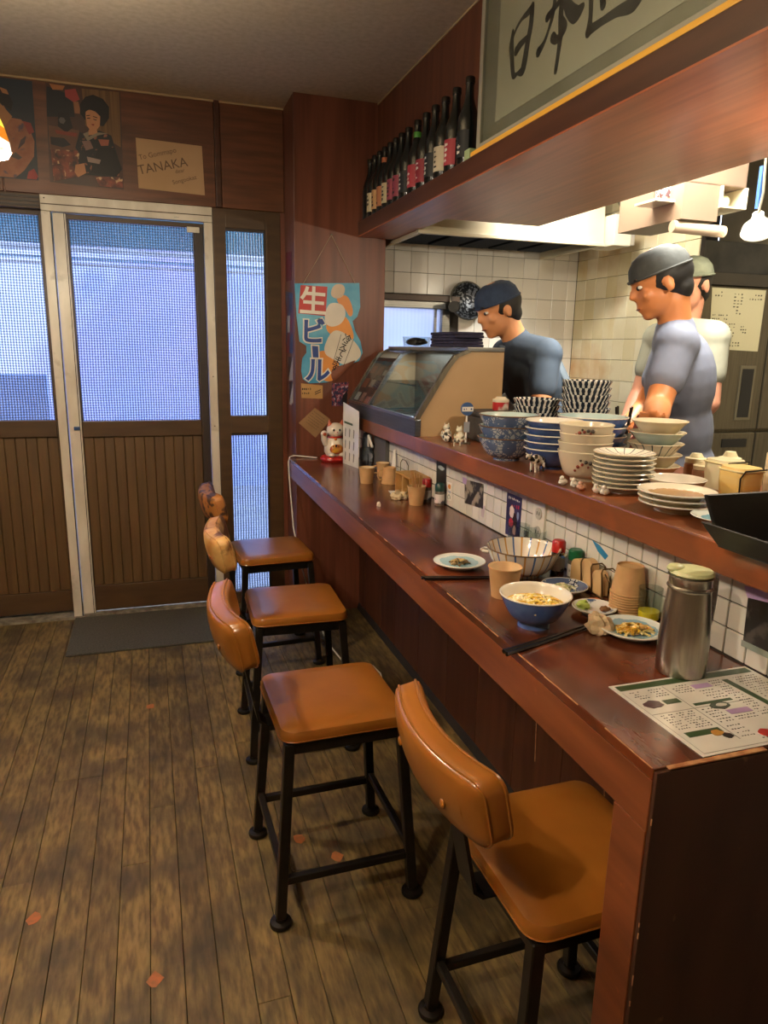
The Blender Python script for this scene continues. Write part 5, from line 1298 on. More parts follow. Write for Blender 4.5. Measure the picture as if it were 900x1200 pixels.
for s_, sz, px__, pz__, rt_ in (('To Gommapo', .030, .090, 2.196, .28), ('TANAKA', .056, .110, 2.150, .25), ('dear', .024, .185, 2.135, .25), ('Songookaz', .026, .205, 2.096, .30)):
    text(s_, sz, M('pencil', '#6f563f'), XW('y', (px__, YB-.0022, pz__), rt_), t, 'handwriting', .0002)

# ================================================================== pillar: beer sign and notes
PP = PY(3.43)
t = thing('beer_sign', 'die-cut cardboard beer sign with glasses and blue lettering hung on the pillar', 'sign', (.83, 3.43, 1.42))
def sgn(nm, pts, d0, d1, col, rough=.4): return MB().prism(pts, PP, d0, d1).build(nm, M('sign_'+col[1:], col, rough=rough) if isinstance(col, str) else col, t)
def rnd_poly(pts, k=3):
    """corner-cut rounding"""
    for _ in range(k):
        o = []
        for i, p in enumerate(pts):
            q = pts[(i+1) % len(pts)]
            o += [(p[0]*.75+q[0]*.25, p[1]*.75+q[1]*.25), (p[0]*.25+q[0]*.75, p[1]*.25+q[1]*.75)]
        pts = o
    return pts
sgn('backing', [(.669, 1.640), (.983, 1.656), (.989, 1.545), (.975, 1.50), (.951, 1.478), (.965, 1.43), (.992, 1.384), (1.004, 1.33), (.985, 1.29), (.918, 1.263), (.870, 1.20), (.820, 1.185), (.736, 1.180), (.705, 1.20), (.697, 1.240), (.703, 1.298), (.723, 1.325), (.723, 1.357), (.690, 1.377), (.677, 1.492)], .003, .006, M('sign_sky', '#6fb2c8', '#2f86ab', noise=6, rough=.4))
sgn('red_square', [(.697, 1.634), (.826, 1.632), (.817, 1.497), (.685, 1.506)], .006, .0066, '#b5332c')
for nm, pts, col in (('beer', rnd_poly([(.865, 1.585), (.925, 1.605), (.958, 1.522), (.939, 1.49), (.91, 1.54), (.885, 1.55)]), '#d9883a'),
                     ('foam', rnd_poly([(.838, 1.60), (.858, 1.645), (.900, 1.648), (.915, 1.625), (.900, 1.585), (.860, 1.578)]), '#cdb59a'),
                     ('beer', rnd_poly([(.820, 1.47), (.905, 1.51), (.940, 1.47), (.965, 1.39), (.92, 1.38), (.86, 1.40), (.82, 1.43)]), '#dd8f35'),
                     ('foam', rnd_poly([(.812, 1.50), (.826, 1.545), (.850, 1.562), (.900, 1.556), (.920, 1.515), (.900, 1.465), (.849, 1.445), (.815, 1.462)]), '#d8cfc0'),
                     ('beer', rnd_poly([(.770, 1.33), (.83, 1.34), (.90, 1.26), (.862, 1.19), (.80, 1.19), (.79, 1.26)]), '#d98a34'),
                     ('foam', rnd_poly([(.800, 1.325), (.835, 1.415), (.875, 1.440), (.95, 1.398), (1.000, 1.335), (.985, 1.295), (.918, 1.265), (.866, 1.290)]), '#d5ccb9'),
                     ('brown_corner', rnd_poly([(.84, 1.25), (.92, 1.275), (.98, 1.30), (.93, 1.255), (.875, 1.20), (.85, 1.19)]), '#7d4a35')):  # last shape: brown print in the sign's lower right corner
    sgn(nm, pts, .006, .0066+.0002*len(t.children)/4, col)
m_wh = M('letter_white', '#e2ddcf', rough=.5); m_bl = M('letter_blue', '#1f3f86', rough=.4)
text('生', .135, m_wh, XW('y', (.757, 3.4225, 1.568), -.04), t, 'lettering', .0004, .02)
for ch, pz__, px__, sz in (('ビ', 1.430, .762, .125), ('ル', 1.243, .778, .125)):
    text(ch, sz, m_wh, XW('y', (px__, 3.4225, pz__), -.03), t, 'letter_outline', .0004, .075)
    text(ch, sz, m_bl, XW('y', (px__, 3.4215, pz__), -.03), t, 'lettering', .0004, .028)
sgn('letter_outline', [(.744, 1.365), (.786, 1.362), (.788, 1.297), (.748, 1.298)], .007, .0079, m_wh)
sgn('lettering', [(.750, 1.358), (.780, 1.356), (.782, 1.303), (.754, 1.304)], .008, .0088, m_bl)
text('冷えてます', .042, m_ink, Matrix.Translation((0, 0, 0)) @ XW('y', (.905, 3.4215, 1.325), R(62)), t, 'lettering', .0003, .0) if False else None
for k, ch in enumerate('冷えてます'):
    text(ch, .044, m_ink, XW('y', (.925-.0155*k, 3.4215, 1.395-.0345*k), -.40), t, 'lettering', .0003, .01)
for a, b in (((.893, 1.415), (.853, 1.275)), ((.955, 1.392), (.905, 1.262))):
    mb = MB(); mb.prism([a, (a[0]+.002, a[1]), (b[0]+.002, b[1]), b], PP, .007, .0078); mb.build('thin_rule', m_ink, t)
for xx, zz in ((.708, 1.638), (.962, 1.652)):
    MB().tube([(.845, 3.426, 1.865), ((.845+xx)/2, 3.424, (1.865+zz)/2), (xx, 3.422, zz)], .0012, 5).build('hanging_string', M('string', '#b9a58a', rough=.8), t)
MB().cyl((.845, 3.43, 1.866), (.845, 3.420, 1.866), .004, n=8).build('nail', m_dsteel, t)
t = thing('paper_note', 'square tan note with handwriting tilted on the pillar behind the lucky cat', 'note', (.76, 3.43, 1.0))
nq = [(.765, 1.062), (.845, 1.004), (.768, .915), (.684, .989)]
flat('paper', nq, PP, .0006, M('tan_note', '#9a7a55', '#8d6d4a', noise=10, rough=.8), t)
mb = MB(); 
for r_ in range(6):
    for c in range(7):
        if rnd.random() < .15: continue
        u_, v_ = .1+.115*c, .15+.12*r_
        x_ = .765+(.080)*u_+(-.081)*v_; z_ = 1.062-.058*u_-.073*v_
        mb.prism([(x_, z_), (x_+.007, z_-.005), (x_+.006, z_-.0065), (x_-.001, z_-.0015)], PP, .0006, .0009)
mb.build('handwriting', M('note_ink', '#4c3526'), t)
t = thing('paper_note', 'yellowed strip note under the beer sign with two dark strokes', 'note', (.75, 3.43, 1.14))
flat('paper', [(.697, 1.180), (.804, 1.170), (.804, 1.106), (.699, 1.110)], PP, .0006, M('yellow_note', '#b08a55', '#a27c48', noise=10, rough=.8), t)
mb = MB(); marks(mb, PP, (.70, .75, 1.12, 1.165), 2, 5, .012, d=(.0006, .0009), seed=8); mb.prism([(.765, 1.135), (.795, 1.148), (.795, 1.152), (.765, 1.139)], PP, .0006, .0009); mb.prism([(.765, 1.125), (.795, 1.138), (.795, 1.142), (.765, 1.129)], PP, .0006, .0009); mb.build('handwriting', m_ink, t)
pic('photo_flyer', 'small busy red and blue photo flyer beside the display case on the pillar', [(.850, 1.180), (.936, 1.188), (.925, 1.072), (.850, 1.069)], M('flyer_busy', '#2b2a48', '#8a4454', noise=60, rough=.5, lo=.48, hi=.54, c3='#b5a9b5', patch=70, p3=(.58, .62)), [('dark_corner', [(.905, 1.12), (.93, 1.15), (.926, 1.075), (.9, 1.08)], '#15131a')], PP)
PL = PX(.67)
pic('side_poster', 'red and blue poster seen edge-on on the pillar side above the narrow ones', [(3.66, 1.62), (3.475, 1.60), (3.486, 1.320), (3.66, 1.322)], M('side_poster_mat', '#2c3f63', '#6d2a35', noise=9, rough=.4, lo=.45, hi=.6), [('white_text', [(3.62, 1.50), (3.55, 1.50), (3.56, 1.42), (3.62, 1.42)], '#a8a2a0')], PL)
pic('side_poster', 'narrow black and white poster below the red and blue one on the pillar side', [(3.62, 1.302), (3.487, 1.305), (3.495, 1.19), (3.615, 1.185)], M('side_poster_bw', '#1f1c1c', '#a59c92', noise=7, rough=.4, lo=.5, hi=.56), [], PL)
pic('side_poster', 'lowest small black and white poster on the pillar side', [(3.60, 1.180), (3.492, 1.184), (3.499, 1.065), (3.59, 1.069)], M('side_poster_bw2', '#161414', '#b5aca0', noise=9, rough=.4, lo=.5, hi=.56), [], PL)
pic('side_poster', 'crimson banner high on the pillar side', [(3.64, 1.80), (3.50, 1.79), (3.505, 1.66), (3.64, 1.665)], M('crimson_banner', '#6d1420', '#561019', noise=9, rough=.5), [], PL)

# ================================================================== bottles on the ledge
m_bglass = M('bottle_black', '#0d1112', '#121a1a', noise=4, rough=.14, coat=.4)
def bottle_parts(loc, label_col, label, band=None, tilt=0):
    x, y, z = loc; t = thing('sake_bottle', label, 'bottle', loc, 'sake bottles on the ledge')
    MB().lathe([(0, 0), (.030, 0), (.034, .003), (.0355, .010), (.0355, .130), (.033, .150), (.020, .185), (.0145, .205), (.013, .235), (.0135, .248), (0, .248)], loc, n=28).build('glass', m_bglass, t, smooth=True)
    MB().lathe([(0, .247), (.0155, .247), (.016, .262), (.014, .266), (0, .266)], loc, n=20).build('cap', m_black, t, smooth=True)
    if label_col:
        mm = M('blabel_'+label_col[1:], label_col, rough=.6)
        q = MB(); vs = []; n_ = 12
        for zz in (.025, .105):
            for k in range(n_+1):
                a = R(100+150*k/n_); vs.append((x+.0362*math.cos(a), y+.0362*math.sin(a), z+zz))
        q.add(vs, [(k, k+1, n_+2+k, n_+1+k) for k in range(n_)]); lb_ = q.build('paper_label', mm, t, smooth=True)
        def PB(p, d): a = R(175)+p[0]/.0362; return (x+(.0362+d)*math.cos(a), y+(.0362+d)*math.sin(a), z+p[1])
        g = MB(); ink = m_ink if label_col not in ('#101314', '#8c2430', '#a3303a') else m_wh
        marks(g, PB, (-.022, .022, .032, .098), 4, 2, .013, d=(.0003, .0007), seed=int(y*100)); g.build('brush_print', ink, lb_)
    if band:
        MB().lathe([(.0145, .203), (.0155, .206), (.0150, .222), (.0138, .224)], loc, n=20).build('neck_band', M('band_'+band[1:], band, rough=.5), t, smooth=True)
    return t
bl = [(2.300, '#101314', 'rightmost sake bottle on the ledge beside the framed calligraphy, white dotted print', None),
      (2.405, '#a3303a', 'red-labelled sake bottle second from the framed calligraphy', None),
      (2.500, '#c9bda0', 'cream-labelled sake bottle third from the framed calligraphy', None),
      (2.590, '#101314', 'dark-labelled sake bottle fourth from the framed calligraphy', None),
      (2.680, '#8c2430', 'red-labelled sake bottle fifth from the framed calligraphy', None),
      (2.770, '#a3303a', 'red-labelled sake bottle with a green neck band, sixth from the calligraphy', '#4f9a3a'),
      (2.870, '#101314', 'black-labelled sake bottle in the middle of the row, seventh from the calligraphy', None),
      (2.950, '#8c3a48', 'pink-labelled sake bottle eighth from the framed calligraphy', None),
      (3.0225, '#93404c', 'pink-labelled sake bottle ninth from the framed calligraphy', None),
      (3.095, '#c2b48c', 'cream-labelled sake bottle tenth from the framed calligraphy', None),
      (3.1675, '#b5764a', 'orange-labelled sake bottle eleventh from the framed calligraphy', '#b5653c'),
      (3.240, '#bd9360', 'ochre-labelled sake bottle third from the pillar', None),
      (3.3125, '#c9bd98', 'pale-labelled sake bottle second from the pillar', None),
      (3.386, None, 'unlabelled black sake bottle squeezed against the pillar', None)]
for y_, col, lb, band in bl:
    bottle_parts((1.020, y_, 1.9305), col, lb, band)
meta(MB().box(.985, 1.045, 2.205, 2.245, 1.9305, 1.965).build('pale_box', M('pale_green_box', '#a9bd86', rough=.6), bevel=.002), 'small pale green box between the last bottle and the picture frame', 'box')

# ================================================================== framed calligraphy
FX_ = .998
t = thing('framed_calligraphy', 'large framed brush calligraphy leaning on the ledge over the counter', 'picture', (FX_+.02, 1.6, 1.932))
PF = PX(FX_)
fy0, fy1, fz0, fz1 = .75, 2.165, 1.945, 2.425
m_fr = M('frame_silver', '#a8a18c', '#979079', noise=6, rough=.35, metal=.2)
MB().box(FX_+.004, FX_+.03, fy0, fy1, fz0, fz1).build('backing', m_dark, t)
for a in ((fy1-.022, fy1, fz0, fz1), (fy0, fy0+.022, fz0, fz1), (fy0+.022, fy1-.022, fz1-.022, fz1), (fy0+.022, fy1-.022, fz0, fz0+.016)):
    MB().box(FX_-.010, FX_+.006, *a).build('frame_bar', M('frame_outer', '#2b2620' if a[3] < 2.0 else '#a09c8a', rough=.35), t, bevel=.002)
MB().prism([(fy0+.02, fz0+.014), (fy1-.02, fz0+.014), (fy1-.02, fz1-.02), (fy0+.02, fz1-.02)], PF, -.003, -.001).build('mat_board', m_fr, t)
MB().prism([(fy0+.09, fz0+.055), (fy1-.105, fz0+.055), (fy1-.105, fz1-.06), (fy0+.09, fz1-.06)], PF, -.001, .0005).build('paper', M('calligraphy_paper', '#d0c6ac', '#c6bc9f', noise=4, rough=.7), t)
mb = MB()
for pts, ws_ in (([(1.976, 2.205), (1.979, 2.172), (1.971, 2.127), (1.958, 2.09), (1.934, 2.089)], [.012, .024, .022, .018, .008]),
                ([(1.974, 2.188), (1.955, 2.205), (1.929, 2.216), (1.899, 2.219), (1.873, 2.222)], [.008, .010, .010, .018, .022]),
                ([(1.873, 2.225), (1.875, 2.184), (1.888, 2.145), (1.898, 2.108), (1.909, 2.087), (1.934, 2.089)], [.022, .024, .026, .030, .028, .010]),
                ([(1.950, 2.148), (1.930, 2.155), (1.894, 2.160)], [.026, .022, .014]),
                ([(1.790, 2.168), (1.731, 2.182), (1.665, 2.184)], [.022, .014, .018]),
                ([(1.755, 2.215), (1.765, 2.165), (1.780, 2.138), (1.800, 2.115), (1.826, 2.103)], [.014, .018, .012, .014, .026]),
                ([(1.722, 2.225), (1.725, 2.152), (1.720, 2.111), (1.724, 2.075), (1.733, 2.029)], [.02, .022, .024, .018, .016]),
                ([(1.728, 2.15), (1.700, 2.115), (1.735, 2.100), (1.757, 2.112)], [.010, .016, .020, .026]),
                ([(1.722, 2.19), (1.690, 2.150), (1.658, 2.125), (1.630, 2.130)], [.012, .034, .040, .018]),
                ([(1.600, 2.230), (1.597, 2.15), (1.593, 2.099), (1.597, 2.066)], [.020, .018, .016, .026]),
                ([(1.597, 2.068), (1.545, 2.068), (1.489, 2.066), (1.432, 2.060), (1.40, 2.09), (1.398, 2.22)], [.024, .018, .022, .034, .02, .018]),
                ([(1.598, 2.23), (1.50, 2.243), (1.40, 2.232)], [.014, .012, .018]),
                ([(1.567, 2.19), (1.551, 2.115), (1.545, 2.10)], [.014, .018, .022]),
                ([(1.500, 2.20), (1.470, 2.13), (1.449, 2.10)], [.012, .018, .020]),
                ([(1.22, 2.17), (1.12, 2.18), (1.02, 2.165)], [.030, .022, .034])):
    pass_ = stroke(mb, pts, ws_, PF, .0006, .0010)
mb.build('brush_writing', M('sumi_ink', '#2b2c26', '#3a3b33', noise=30, rough=.7), t)
mb = MB(); marks(mb, PF, (1.99, 2.0, 2.15, 2.20), 6, 1, .008, d=(.0006, .001), seed=2); mb.build('small_print', M('seal_tan', '#8d7a4e'), t)
MB().prism([(fy0+.01, fz0+.01), (fy1-.01, fz0+.01), (fy1-.01, fz1-.01), (fy0+.01, fz1-.01)], PF, .0065, .0075).build('cover_glass', m_clear, t)
meta(MB().box(.9765, .9875, .70, 2.18, 1.9305, 1.9445).build('bamboo_strip', M('bamboo_yellow', '#f0b840', '#e0a430', scale=(5, .6, 5), noise=5, rough=.4), bevel=.003), 'long yellow bamboo strip along the ledge in front of the framed calligraphy', 'strip')

# ================================================================== kitchen equipment
t = thing('range_hood', 'wide cream range hood with a dark underside over the kitchen back wall', 'hood', (1.6, 3.37, 1.85))
m_hood = M('hood_cream', '#d2cab0', '#c6bd9f', noise=3, rough=.35, world=True); m_hu = M('hood_underside', '#18232f', '#131c26', noise=5, rough=.85, spec=.2)
hx0, hx1, hy0, hy1 = 1.160, 2.10, 3.09, 3.66
MB().hexa([(hx0, hy0, 1.852), (hx1, hy0, 1.852), (hx1, hy0+.02, 1.852), (hx0, hy0+.02, 1.852)], [(hx0+.02, hy0+.03, 2.28), (hx1, hy0+.03, 2.28), (hx1, hy0+.05, 2.28), (hx0+.02, hy0+.05, 2.28)]).build('front_face', m_hood, t)
MB().box(hx0-.012, hx1, hy0-.012, hy0+.012, 1.846, 1.862).build('front_lip', m_hood, t, bevel=.003)
for xx in (hx0, hx1-.012): MB().box(xx-.006, xx+.012, hy0, hy1, 1.846, 1.862).build('side_lip', m_hood, t, bevel=.003)
for xx in (hx0+.0, hx1-.012): MB().box(xx, xx+.01, hy0+.02, hy1, 1.862, 2.28).build('side_face', m_hood, t)
MB().box(hx0+.01, hx1-.02, hy0+.025, hy1, 1.885, 1.895).build('underside', m_hu, t)
for k in range(5): MB().box(hx0+.06+k*.17, hx0+.20+k*.17, hy0+.12, hy1-.08, 1.872, 1.885).build('grease_filter', m_hu, t, bevel=.002)
MB().box(hx0+.02, hx1, hy0+.04, hy1, 2.28, 2.418).build('duct_box', m_hood, t)
t = thing('hood_control_box', 'small white box mounted at the right end of the range hood', 'box', (2.16, 3.06, 1.9))
MB().box(2.105, 2.20, 3.02, 3.20, 1.845, 1.985).build('box_body', m_por, t, bevel=.006)
MB().box(2.200, 2.222, 3.02, 3.18, 1.85, 1.98).build('box_door', M('box_grey', '#a9a39a', rough=.4), t, bevel=.004)
MB().tube([(2.16, 3.06, 1.985), (2.16, 3.06, 2.02), (2.14, 3.06, 2.05), (2.12, 3.08, 2.10)], .006, 8).build('pipe', m_dsteel, t)
# stove and bench along the kitchen back wall
t = thing('kitchen_stove', 'steel gas range under the hood, mostly hidden behind the cooks', 'stove', (1.6, 3.38, 0))
MB().box(1.16, 2.05, 3.12, 3.65, .08, .80).build('stove_body', m_dsteel, t, bevel=.006)
MB().box(1.15, 2.06, 3.10, 3.66, .80, .83).build('stove_top', m_steel, t, bevel=.004)
for k in range(3):
    b_ = MB().lathe([(.07, 0), (.10, 0), (.10, .02), (.07, .02), (.07, 0)], (1.33+.28*k, 3.36, .8305), n=24).build('burner_ring', m_black, t)
    MB().cyl((1.33+.28*k, 3.12, .70), (1.33+.28*k, 3.095, .70), .02, n=14).build('knob', m_black, t)
for q in (-1, 1):
    for w__ in (0, 1): MB().cyl((1.6+q*.40, 3.18+.42*w__, .08), (1.6+q*.40, 3.18+.42*w__, 0), .018, n=10).build('leg', m_black, t)
t = thing('stock_pot', 'tall steel stock pot steaming area on the gas range', 'pot', (1.89, 3.36, .8505)); t['label'] = 'tall steel stock pot on the right burner of the range'
MB().lathe([(0, 0), (.15, 0), (.155, .01), (.155, .28), (.16, .285), (.15, .285), (.148, .01), (0, .01)], (1.89, 3.36, .8515), n=36).build('pot_body', m_steel, t, smooth=True)
for q in (-1, 1): MB().tube([(1.89+q*.15, 3.32, 1.06), (1.89+q*.185, 3.33, 1.06), (1.89+q*.185, 3.39, 1.06), (1.89+q*.15, 3.40, 1.06)], .006, 8).build('pot_handle', m_steel, t, smooth=True)
t = thing('colander', 'dark wire colander hanging by the kitchen window', 'colander', (1.64, 3.62, 1.60))
cc = (1.635, 3.62, 1.605)
X_ = Matrix.Translation(cc) @ Matrix.Rotation(R(80), 4, 'X')
MB().lathe([(0, -.045), (.05, -.040), (.085, -.02), (.10, .02), (.095, .02), (.08, -.016), (.047, -.036), (0, -.041)], (0, 0, 0), n=28, X=X_).build('basket', M('wire_mesh_dark', '#23262b', '#8b9098', noise=70, rough=.4, metal=.6, lo=.5, hi=.55), t, smooth=True)
MB().tube([X_ @ Vector((.10*math.cos(R(a)), .10*math.sin(R(a)), .02)) for a in range(0, 360, 15)], .004, 6, closed=True).build('rim', m_steel, t, smooth=True)
MB().cyl((1.565, 3.60, 1.575), (1.52, 3.52, 1.57), .028, n=18).build('handle', m_black, t, smooth=True)
MB().cyl((1.62, 3.675, 1.70), (1.62, 3.63, 1.70), .004, n=8).build('hook', m_steel, t)
# fridge
t = thing('kitchen_fridge', 'tall dull steel commercial refrigerator at the kitchen side', 'refrigerator', (2.85, 3.1, 0))
FY = 2.75
MB().box(2.372, 3.28, FY+.03, 3.45, .06, 1.72).build('cabinet', m_dsteel, t, bevel=.004)
MB().box(2.372, 3.28, FY-.005, FY+.03, 1.665, 1.72).build('top_trim', M('fridge_trim', '#3f3a33', rough=.4), t, bevel=.003)
for x0, x1 in ((2.376, 2.826), (2.834, 3.276)):
    for z0, z1, nm in ((1.0, 1.66, 'upper'), (.12, .985, 'lower')):
        d_ = MB().box(x0, x1, FY, FY+.028, z0, z1).build('fridge_door', m_dsteel, t, bevel=.006)
        if nm == 'upper':
            hx_ = x1-.145
            MB().box(hx_, hx_+.095, FY-.004, FY+.002, 1.045, 1.305).build('handle_frame', M('handle_plate', '#8a8472', rough=.35, metal=.7), d_, bevel=.002)
            MB().box(hx_+.014, hx_+.081, FY-.006, FY-.001, 1.060, 1.290).build('handle_recess', M('recess_dark', '#1a1b1e', rough=.3), d_)
        else:
            MB().box(x1-.20, x1-.05, FY-.005, FY+.002, .915, .955).build('handle_recess', M('recess_dark', '#1a1b1e'), d_)
        for xx_ in (x0+.11,):
            MB().cyl((xx_, FY, z0+.035 if nm == 'upper' else z1-.03), (xx_, FY-.006, z0+.035 if nm == 'upper' else z1-.03), .010, n=14).build('lock', m_steel, d_)
for q in (2.42, 3.22):
    for w__ in (2.82, 3.38): MB().cyl((q, w__, .06), (q, w__, 0), .02, n=10).build('leg', m_black, t)
t = thing('fridge_sheet', 'cream sheet covered in small handwriting stuck on the refrigerator door', 'notice', (2.63, FY, 1.51))
PFr = PY(FY)
flat('paper', [(2.462, 1.652), (2.774, 1.652), (2.772, 1.372), (2.484, 1.380)], PFr, .0015, M('sheet_cream', '#d6cfab', '#cfc8a2', noise=3, rough=.6), t)
mb = MB()
for a in ((2.48, 2.53, 1.61, 1.64, 2, 3), (2.59, 2.65, 1.535, 1.635, 7, 3), (2.68, 2.76, 1.60, 1.635, 2, 5), (2.48, 2.57, 1.49, 1.54, 3, 8), (2.58, 2.62, 1.42, 1.50, 6, 3), (2.65, 2.69, 1.45, 1.49, 3, 3), (2.58, 2.66, 1.39, 1.415, 2, 5)):
    marks(mb, PFr, a[:4], a[4], a[5], .008, d=(.0015, .002), seed=a[4])
mb.build('handwriting', M('sheet_ink', '#4a4636'), t)
# things above the fridge
t = thing('dark_hood', 'dark grey steel hood panel above the refrigerator', 'hood', (2.8, 2.8, 1.74))
MB().box(2.372, 3.28, 2.78, 3.40, 1.722, 1.86).build('panel', M('dark_steel', '#4b4a46', '#3b3b3a', noise=12, rough=.45, metal=.4), t, bevel=.004)
t = thing('wall_duct_box', 'taupe hanging duct cabinet with an open cream compartment under the kitchen ceiling', 'duct', (2.1, 2.3, 2.0))
m_taupe = M('taupe_paint', '#7f6b5a', '#776352', noise=3, rough=.5)
DX0, DX1, DY = 1.80, 2.07, 2.20
MB().box(DX0, DX1, DY, DY+.36, 1.935, 2.415).build('duct_body', m_taupe, t, bevel=.005)
MB().box(DX0, DX0+.155, DY, DY+.36, 1.815, 1.9345).build('lower_body', m_taupe, t)
for a in ((DX0+.156, DX0+.162, 1.868, 1.934), (DX1-.008, DX1, 1.868, 1.934)): MB().box(a[0], a[1], DY-.01, DY+.3, a[2], a[3]).build('compartment_side', m_por_w, t)
MB().box(DX0+.156, DX1, DY-.01, DY+.3, 1.862, 1.868).build('compartment_floor', m_por_w, t)
MB().box(DX0+.162, DX1-.008, DY+.12, DY+.14, 1.868, 1.934).build('compartment_back', m_por_w, t)
meta(MB().cyl((DX0+.165, DY+.05, 1.892), (DX0+.225, DY+.05, 1.892), .0235, n=24).build('paper_roll', M('roll_cream', '#d9cf9f', rough=.7), smooth=True), 'cream roll of paper lying in the open duct compartment', 'paper roll')
meta(MB().cyl((DX0-.01, DY+.03, 1.793), (DX0+.20, DY+.01, 1.785), .0205, n=20).build('rolled_mat', M('roll_taupe', '#b09a82', rough=.6), smooth=True), 'pale rolled mat hanging beneath the duct cabinet', 'roll')
t = thing('clamp_lamp', 'round white enamel lamp shade hanging at the right over the kitchen bench', 'lamp', (2.04, 2.10, 1.79))
X_ = Matrix.Translation((2.045, 2.10, 1.79)) @ Matrix.Rotation(R(-35), 4, 'Y') @ Matrix.Rotation(R(25), 4, 'X')
MB().lathe([(0, .052), (.018, .050), (.022, .030), (.048, .004), (.056, -.02), (.054, -.02), (.046, .002), (.020, .028), (0, .045)], (0, 0, 0), n=32, X=X_).build('shade', m_por, t, smooth=True)
MB().ball(X_ @ Vector((0, 0, .010)), .014, 14, 10).build('bulb', M('bulb_glow', '#ffdfae', emit=12.0), t, smooth=True)
MB().tube([X_ @ Vector((0, 0, .05)), (2.06, 2.11, 1.90), (2.085, 2.15, 2.1), (2.085, 2.15, 2.419)], .005, 8).build('stem', m_dsteel, t)
MB().box(2.078, 2.092, 2.146, 2.16, 1.86, 2.0).build('blue_clip', M('blue_strap', '#3a5fa0', rough=.5), t)
ld = bpy.data.lights.new('lamp_light', 'POINT'); ld.energy = P_CLAMP; ld.color = (1.0, .88, .66); ld.shadow_soft_size = .02
lo = bpy.data.objects.new('lamp_light', ld); COL.objects.link(lo); lo.parent = t; lo.location = (X_ @ Vector((0, 0, -.012)))-org(t)
t = thing('soffit_lamp', 'bare bulb lamp fixed to the kitchen edge of the soffit', 'lamp', (1.54, 1.15, 1.862))
MB().cyl((1.54, 1.15, 1.862), (1.54, 1.15, 1.835), .025, n=18).build('lamp_base', m_por, t)
MB().ball((1.54, 1.15, 1.805), .03, 16, 10).build('bulb', M('bulb_glow', '#ffdfae', emit=12.0), t, smooth=True)
ld = bpy.data.lights.new('lamp_light', 'POINT'); ld.energy = P_SHELF; ld.color = (1.0, .86, .64); ld.shadow_soft_size = .012
lo = bpy.data.objects.new('lamp_light', ld); COL.objects.link(lo); lo.parent = t; lo.location = Vector((1.54, 1.15, 1.768))-org(t)
# service shelf with jars peeping under the soffit
t = thing('glass_jar', 'clear glass jar with a dark label hanging under the soffit edge', 'jar', (1.80, 2.30, 1.9))
MB().lathe([(0, 0), (.028, 0), (.03, .004), (.03, .07), (.022, .08), (0, .08)], (1.80, 2.30, 1.885), n=20).build('jar_body', m_clear, t, smooth=True)
MB().lathe([(.0305, .01), (.031, .012), (.031, .045), (.0305, .047)], (1.80, 2.30, 1.885), n=20).build('label_band', M('jar_label', '#3a1f24', '#c9c3b5', noise=60, rough=.5, lo=.5, hi=.56), t, smooth=True)
MB().box(1.72, 1.89, 2.24, 2.36, 1.875, 1.884).build('bracket_shelf', m_por_w, t)
MB().cyl((1.787, 2.34, 1.884), (1.787, 2.34, 2.418), .004, n=8).build('hanging_rod', m_steel, t)
# under-counter kitchen bench the shelf stands on
t = thing('kitchen_bench', 'steel kitchen work bench behind the counter wall', 'bench', (1.25, 2.05, 0))
MB().box(1.032, 1.42, .70, 3.05, .80, .84).build('bench_top', m_steel, t, bevel=.003)
for y_ in (.9, 2.0, 3.0):
    for x_ in (1.06, 1.39): MB().cyl((x_, y_, 0), (x_, y_, .80), .018, n=10).build('leg', m_steel, t)
for y_ in (.9, 2.0, 3.0): MB().box(1.385, 1.415, y_-.015, y_+.015, .84, .987).build('shelf_bracket', m_steel, t)
# ================================================================== the cooks
def remeshed(mb, name, voxel, smooth_it, mats, parent, at=None):
    o0 = org(parent)
    me = bpy.data.meshes.new('tmp'); me.from_pydata([tuple(v-o0) for v in mb.v], [], mb.f)
    tmp = bpy.data.objects.new('tmp', me); COL.objects.link(tmp)
    bm = bmesh.new(); bm.from_mesh(me); bmesh.ops.recalc_face_normals(bm, faces=bm.faces); bm.to_mesh(me); bm.free()
    r_ = tmp.modifiers.new('r', 'REMESH'); r_.mode = 'VOXEL'; r_.voxel_size = voxel; r_.use_smooth_shade = True
    s_ = tmp.modifiers.new('s', 'SMOOTH'); s_.factor = .5; s_.iterations = smooth_it
    dg = bpy.context.evaluated_depsgraph_get()
    out = bpy.data.meshes.new_from_object(tmp.evaluated_get(dg))
    bpy.data.objects.remove(tmp); bpy.data.meshes.remove(me)
    out.materials.clear(); out.materials.append(mats)
    for p in out.polygons: p.use_smooth = True
    o = bpy.data.objects.new(name, out); COL.objects.link(o); o.parent = parent; ORG[o.name] = o0
    return o

def cone(mb, a, b, ra, rb, n=16):
    """round-ended tapered limb segment"""
    a = Vector(a); b = Vector(b); mb.ball(a, ra, n, 10); mb.ball(b, rb, n, 10); mb.cyl(a, b, ra, rb, n=n)

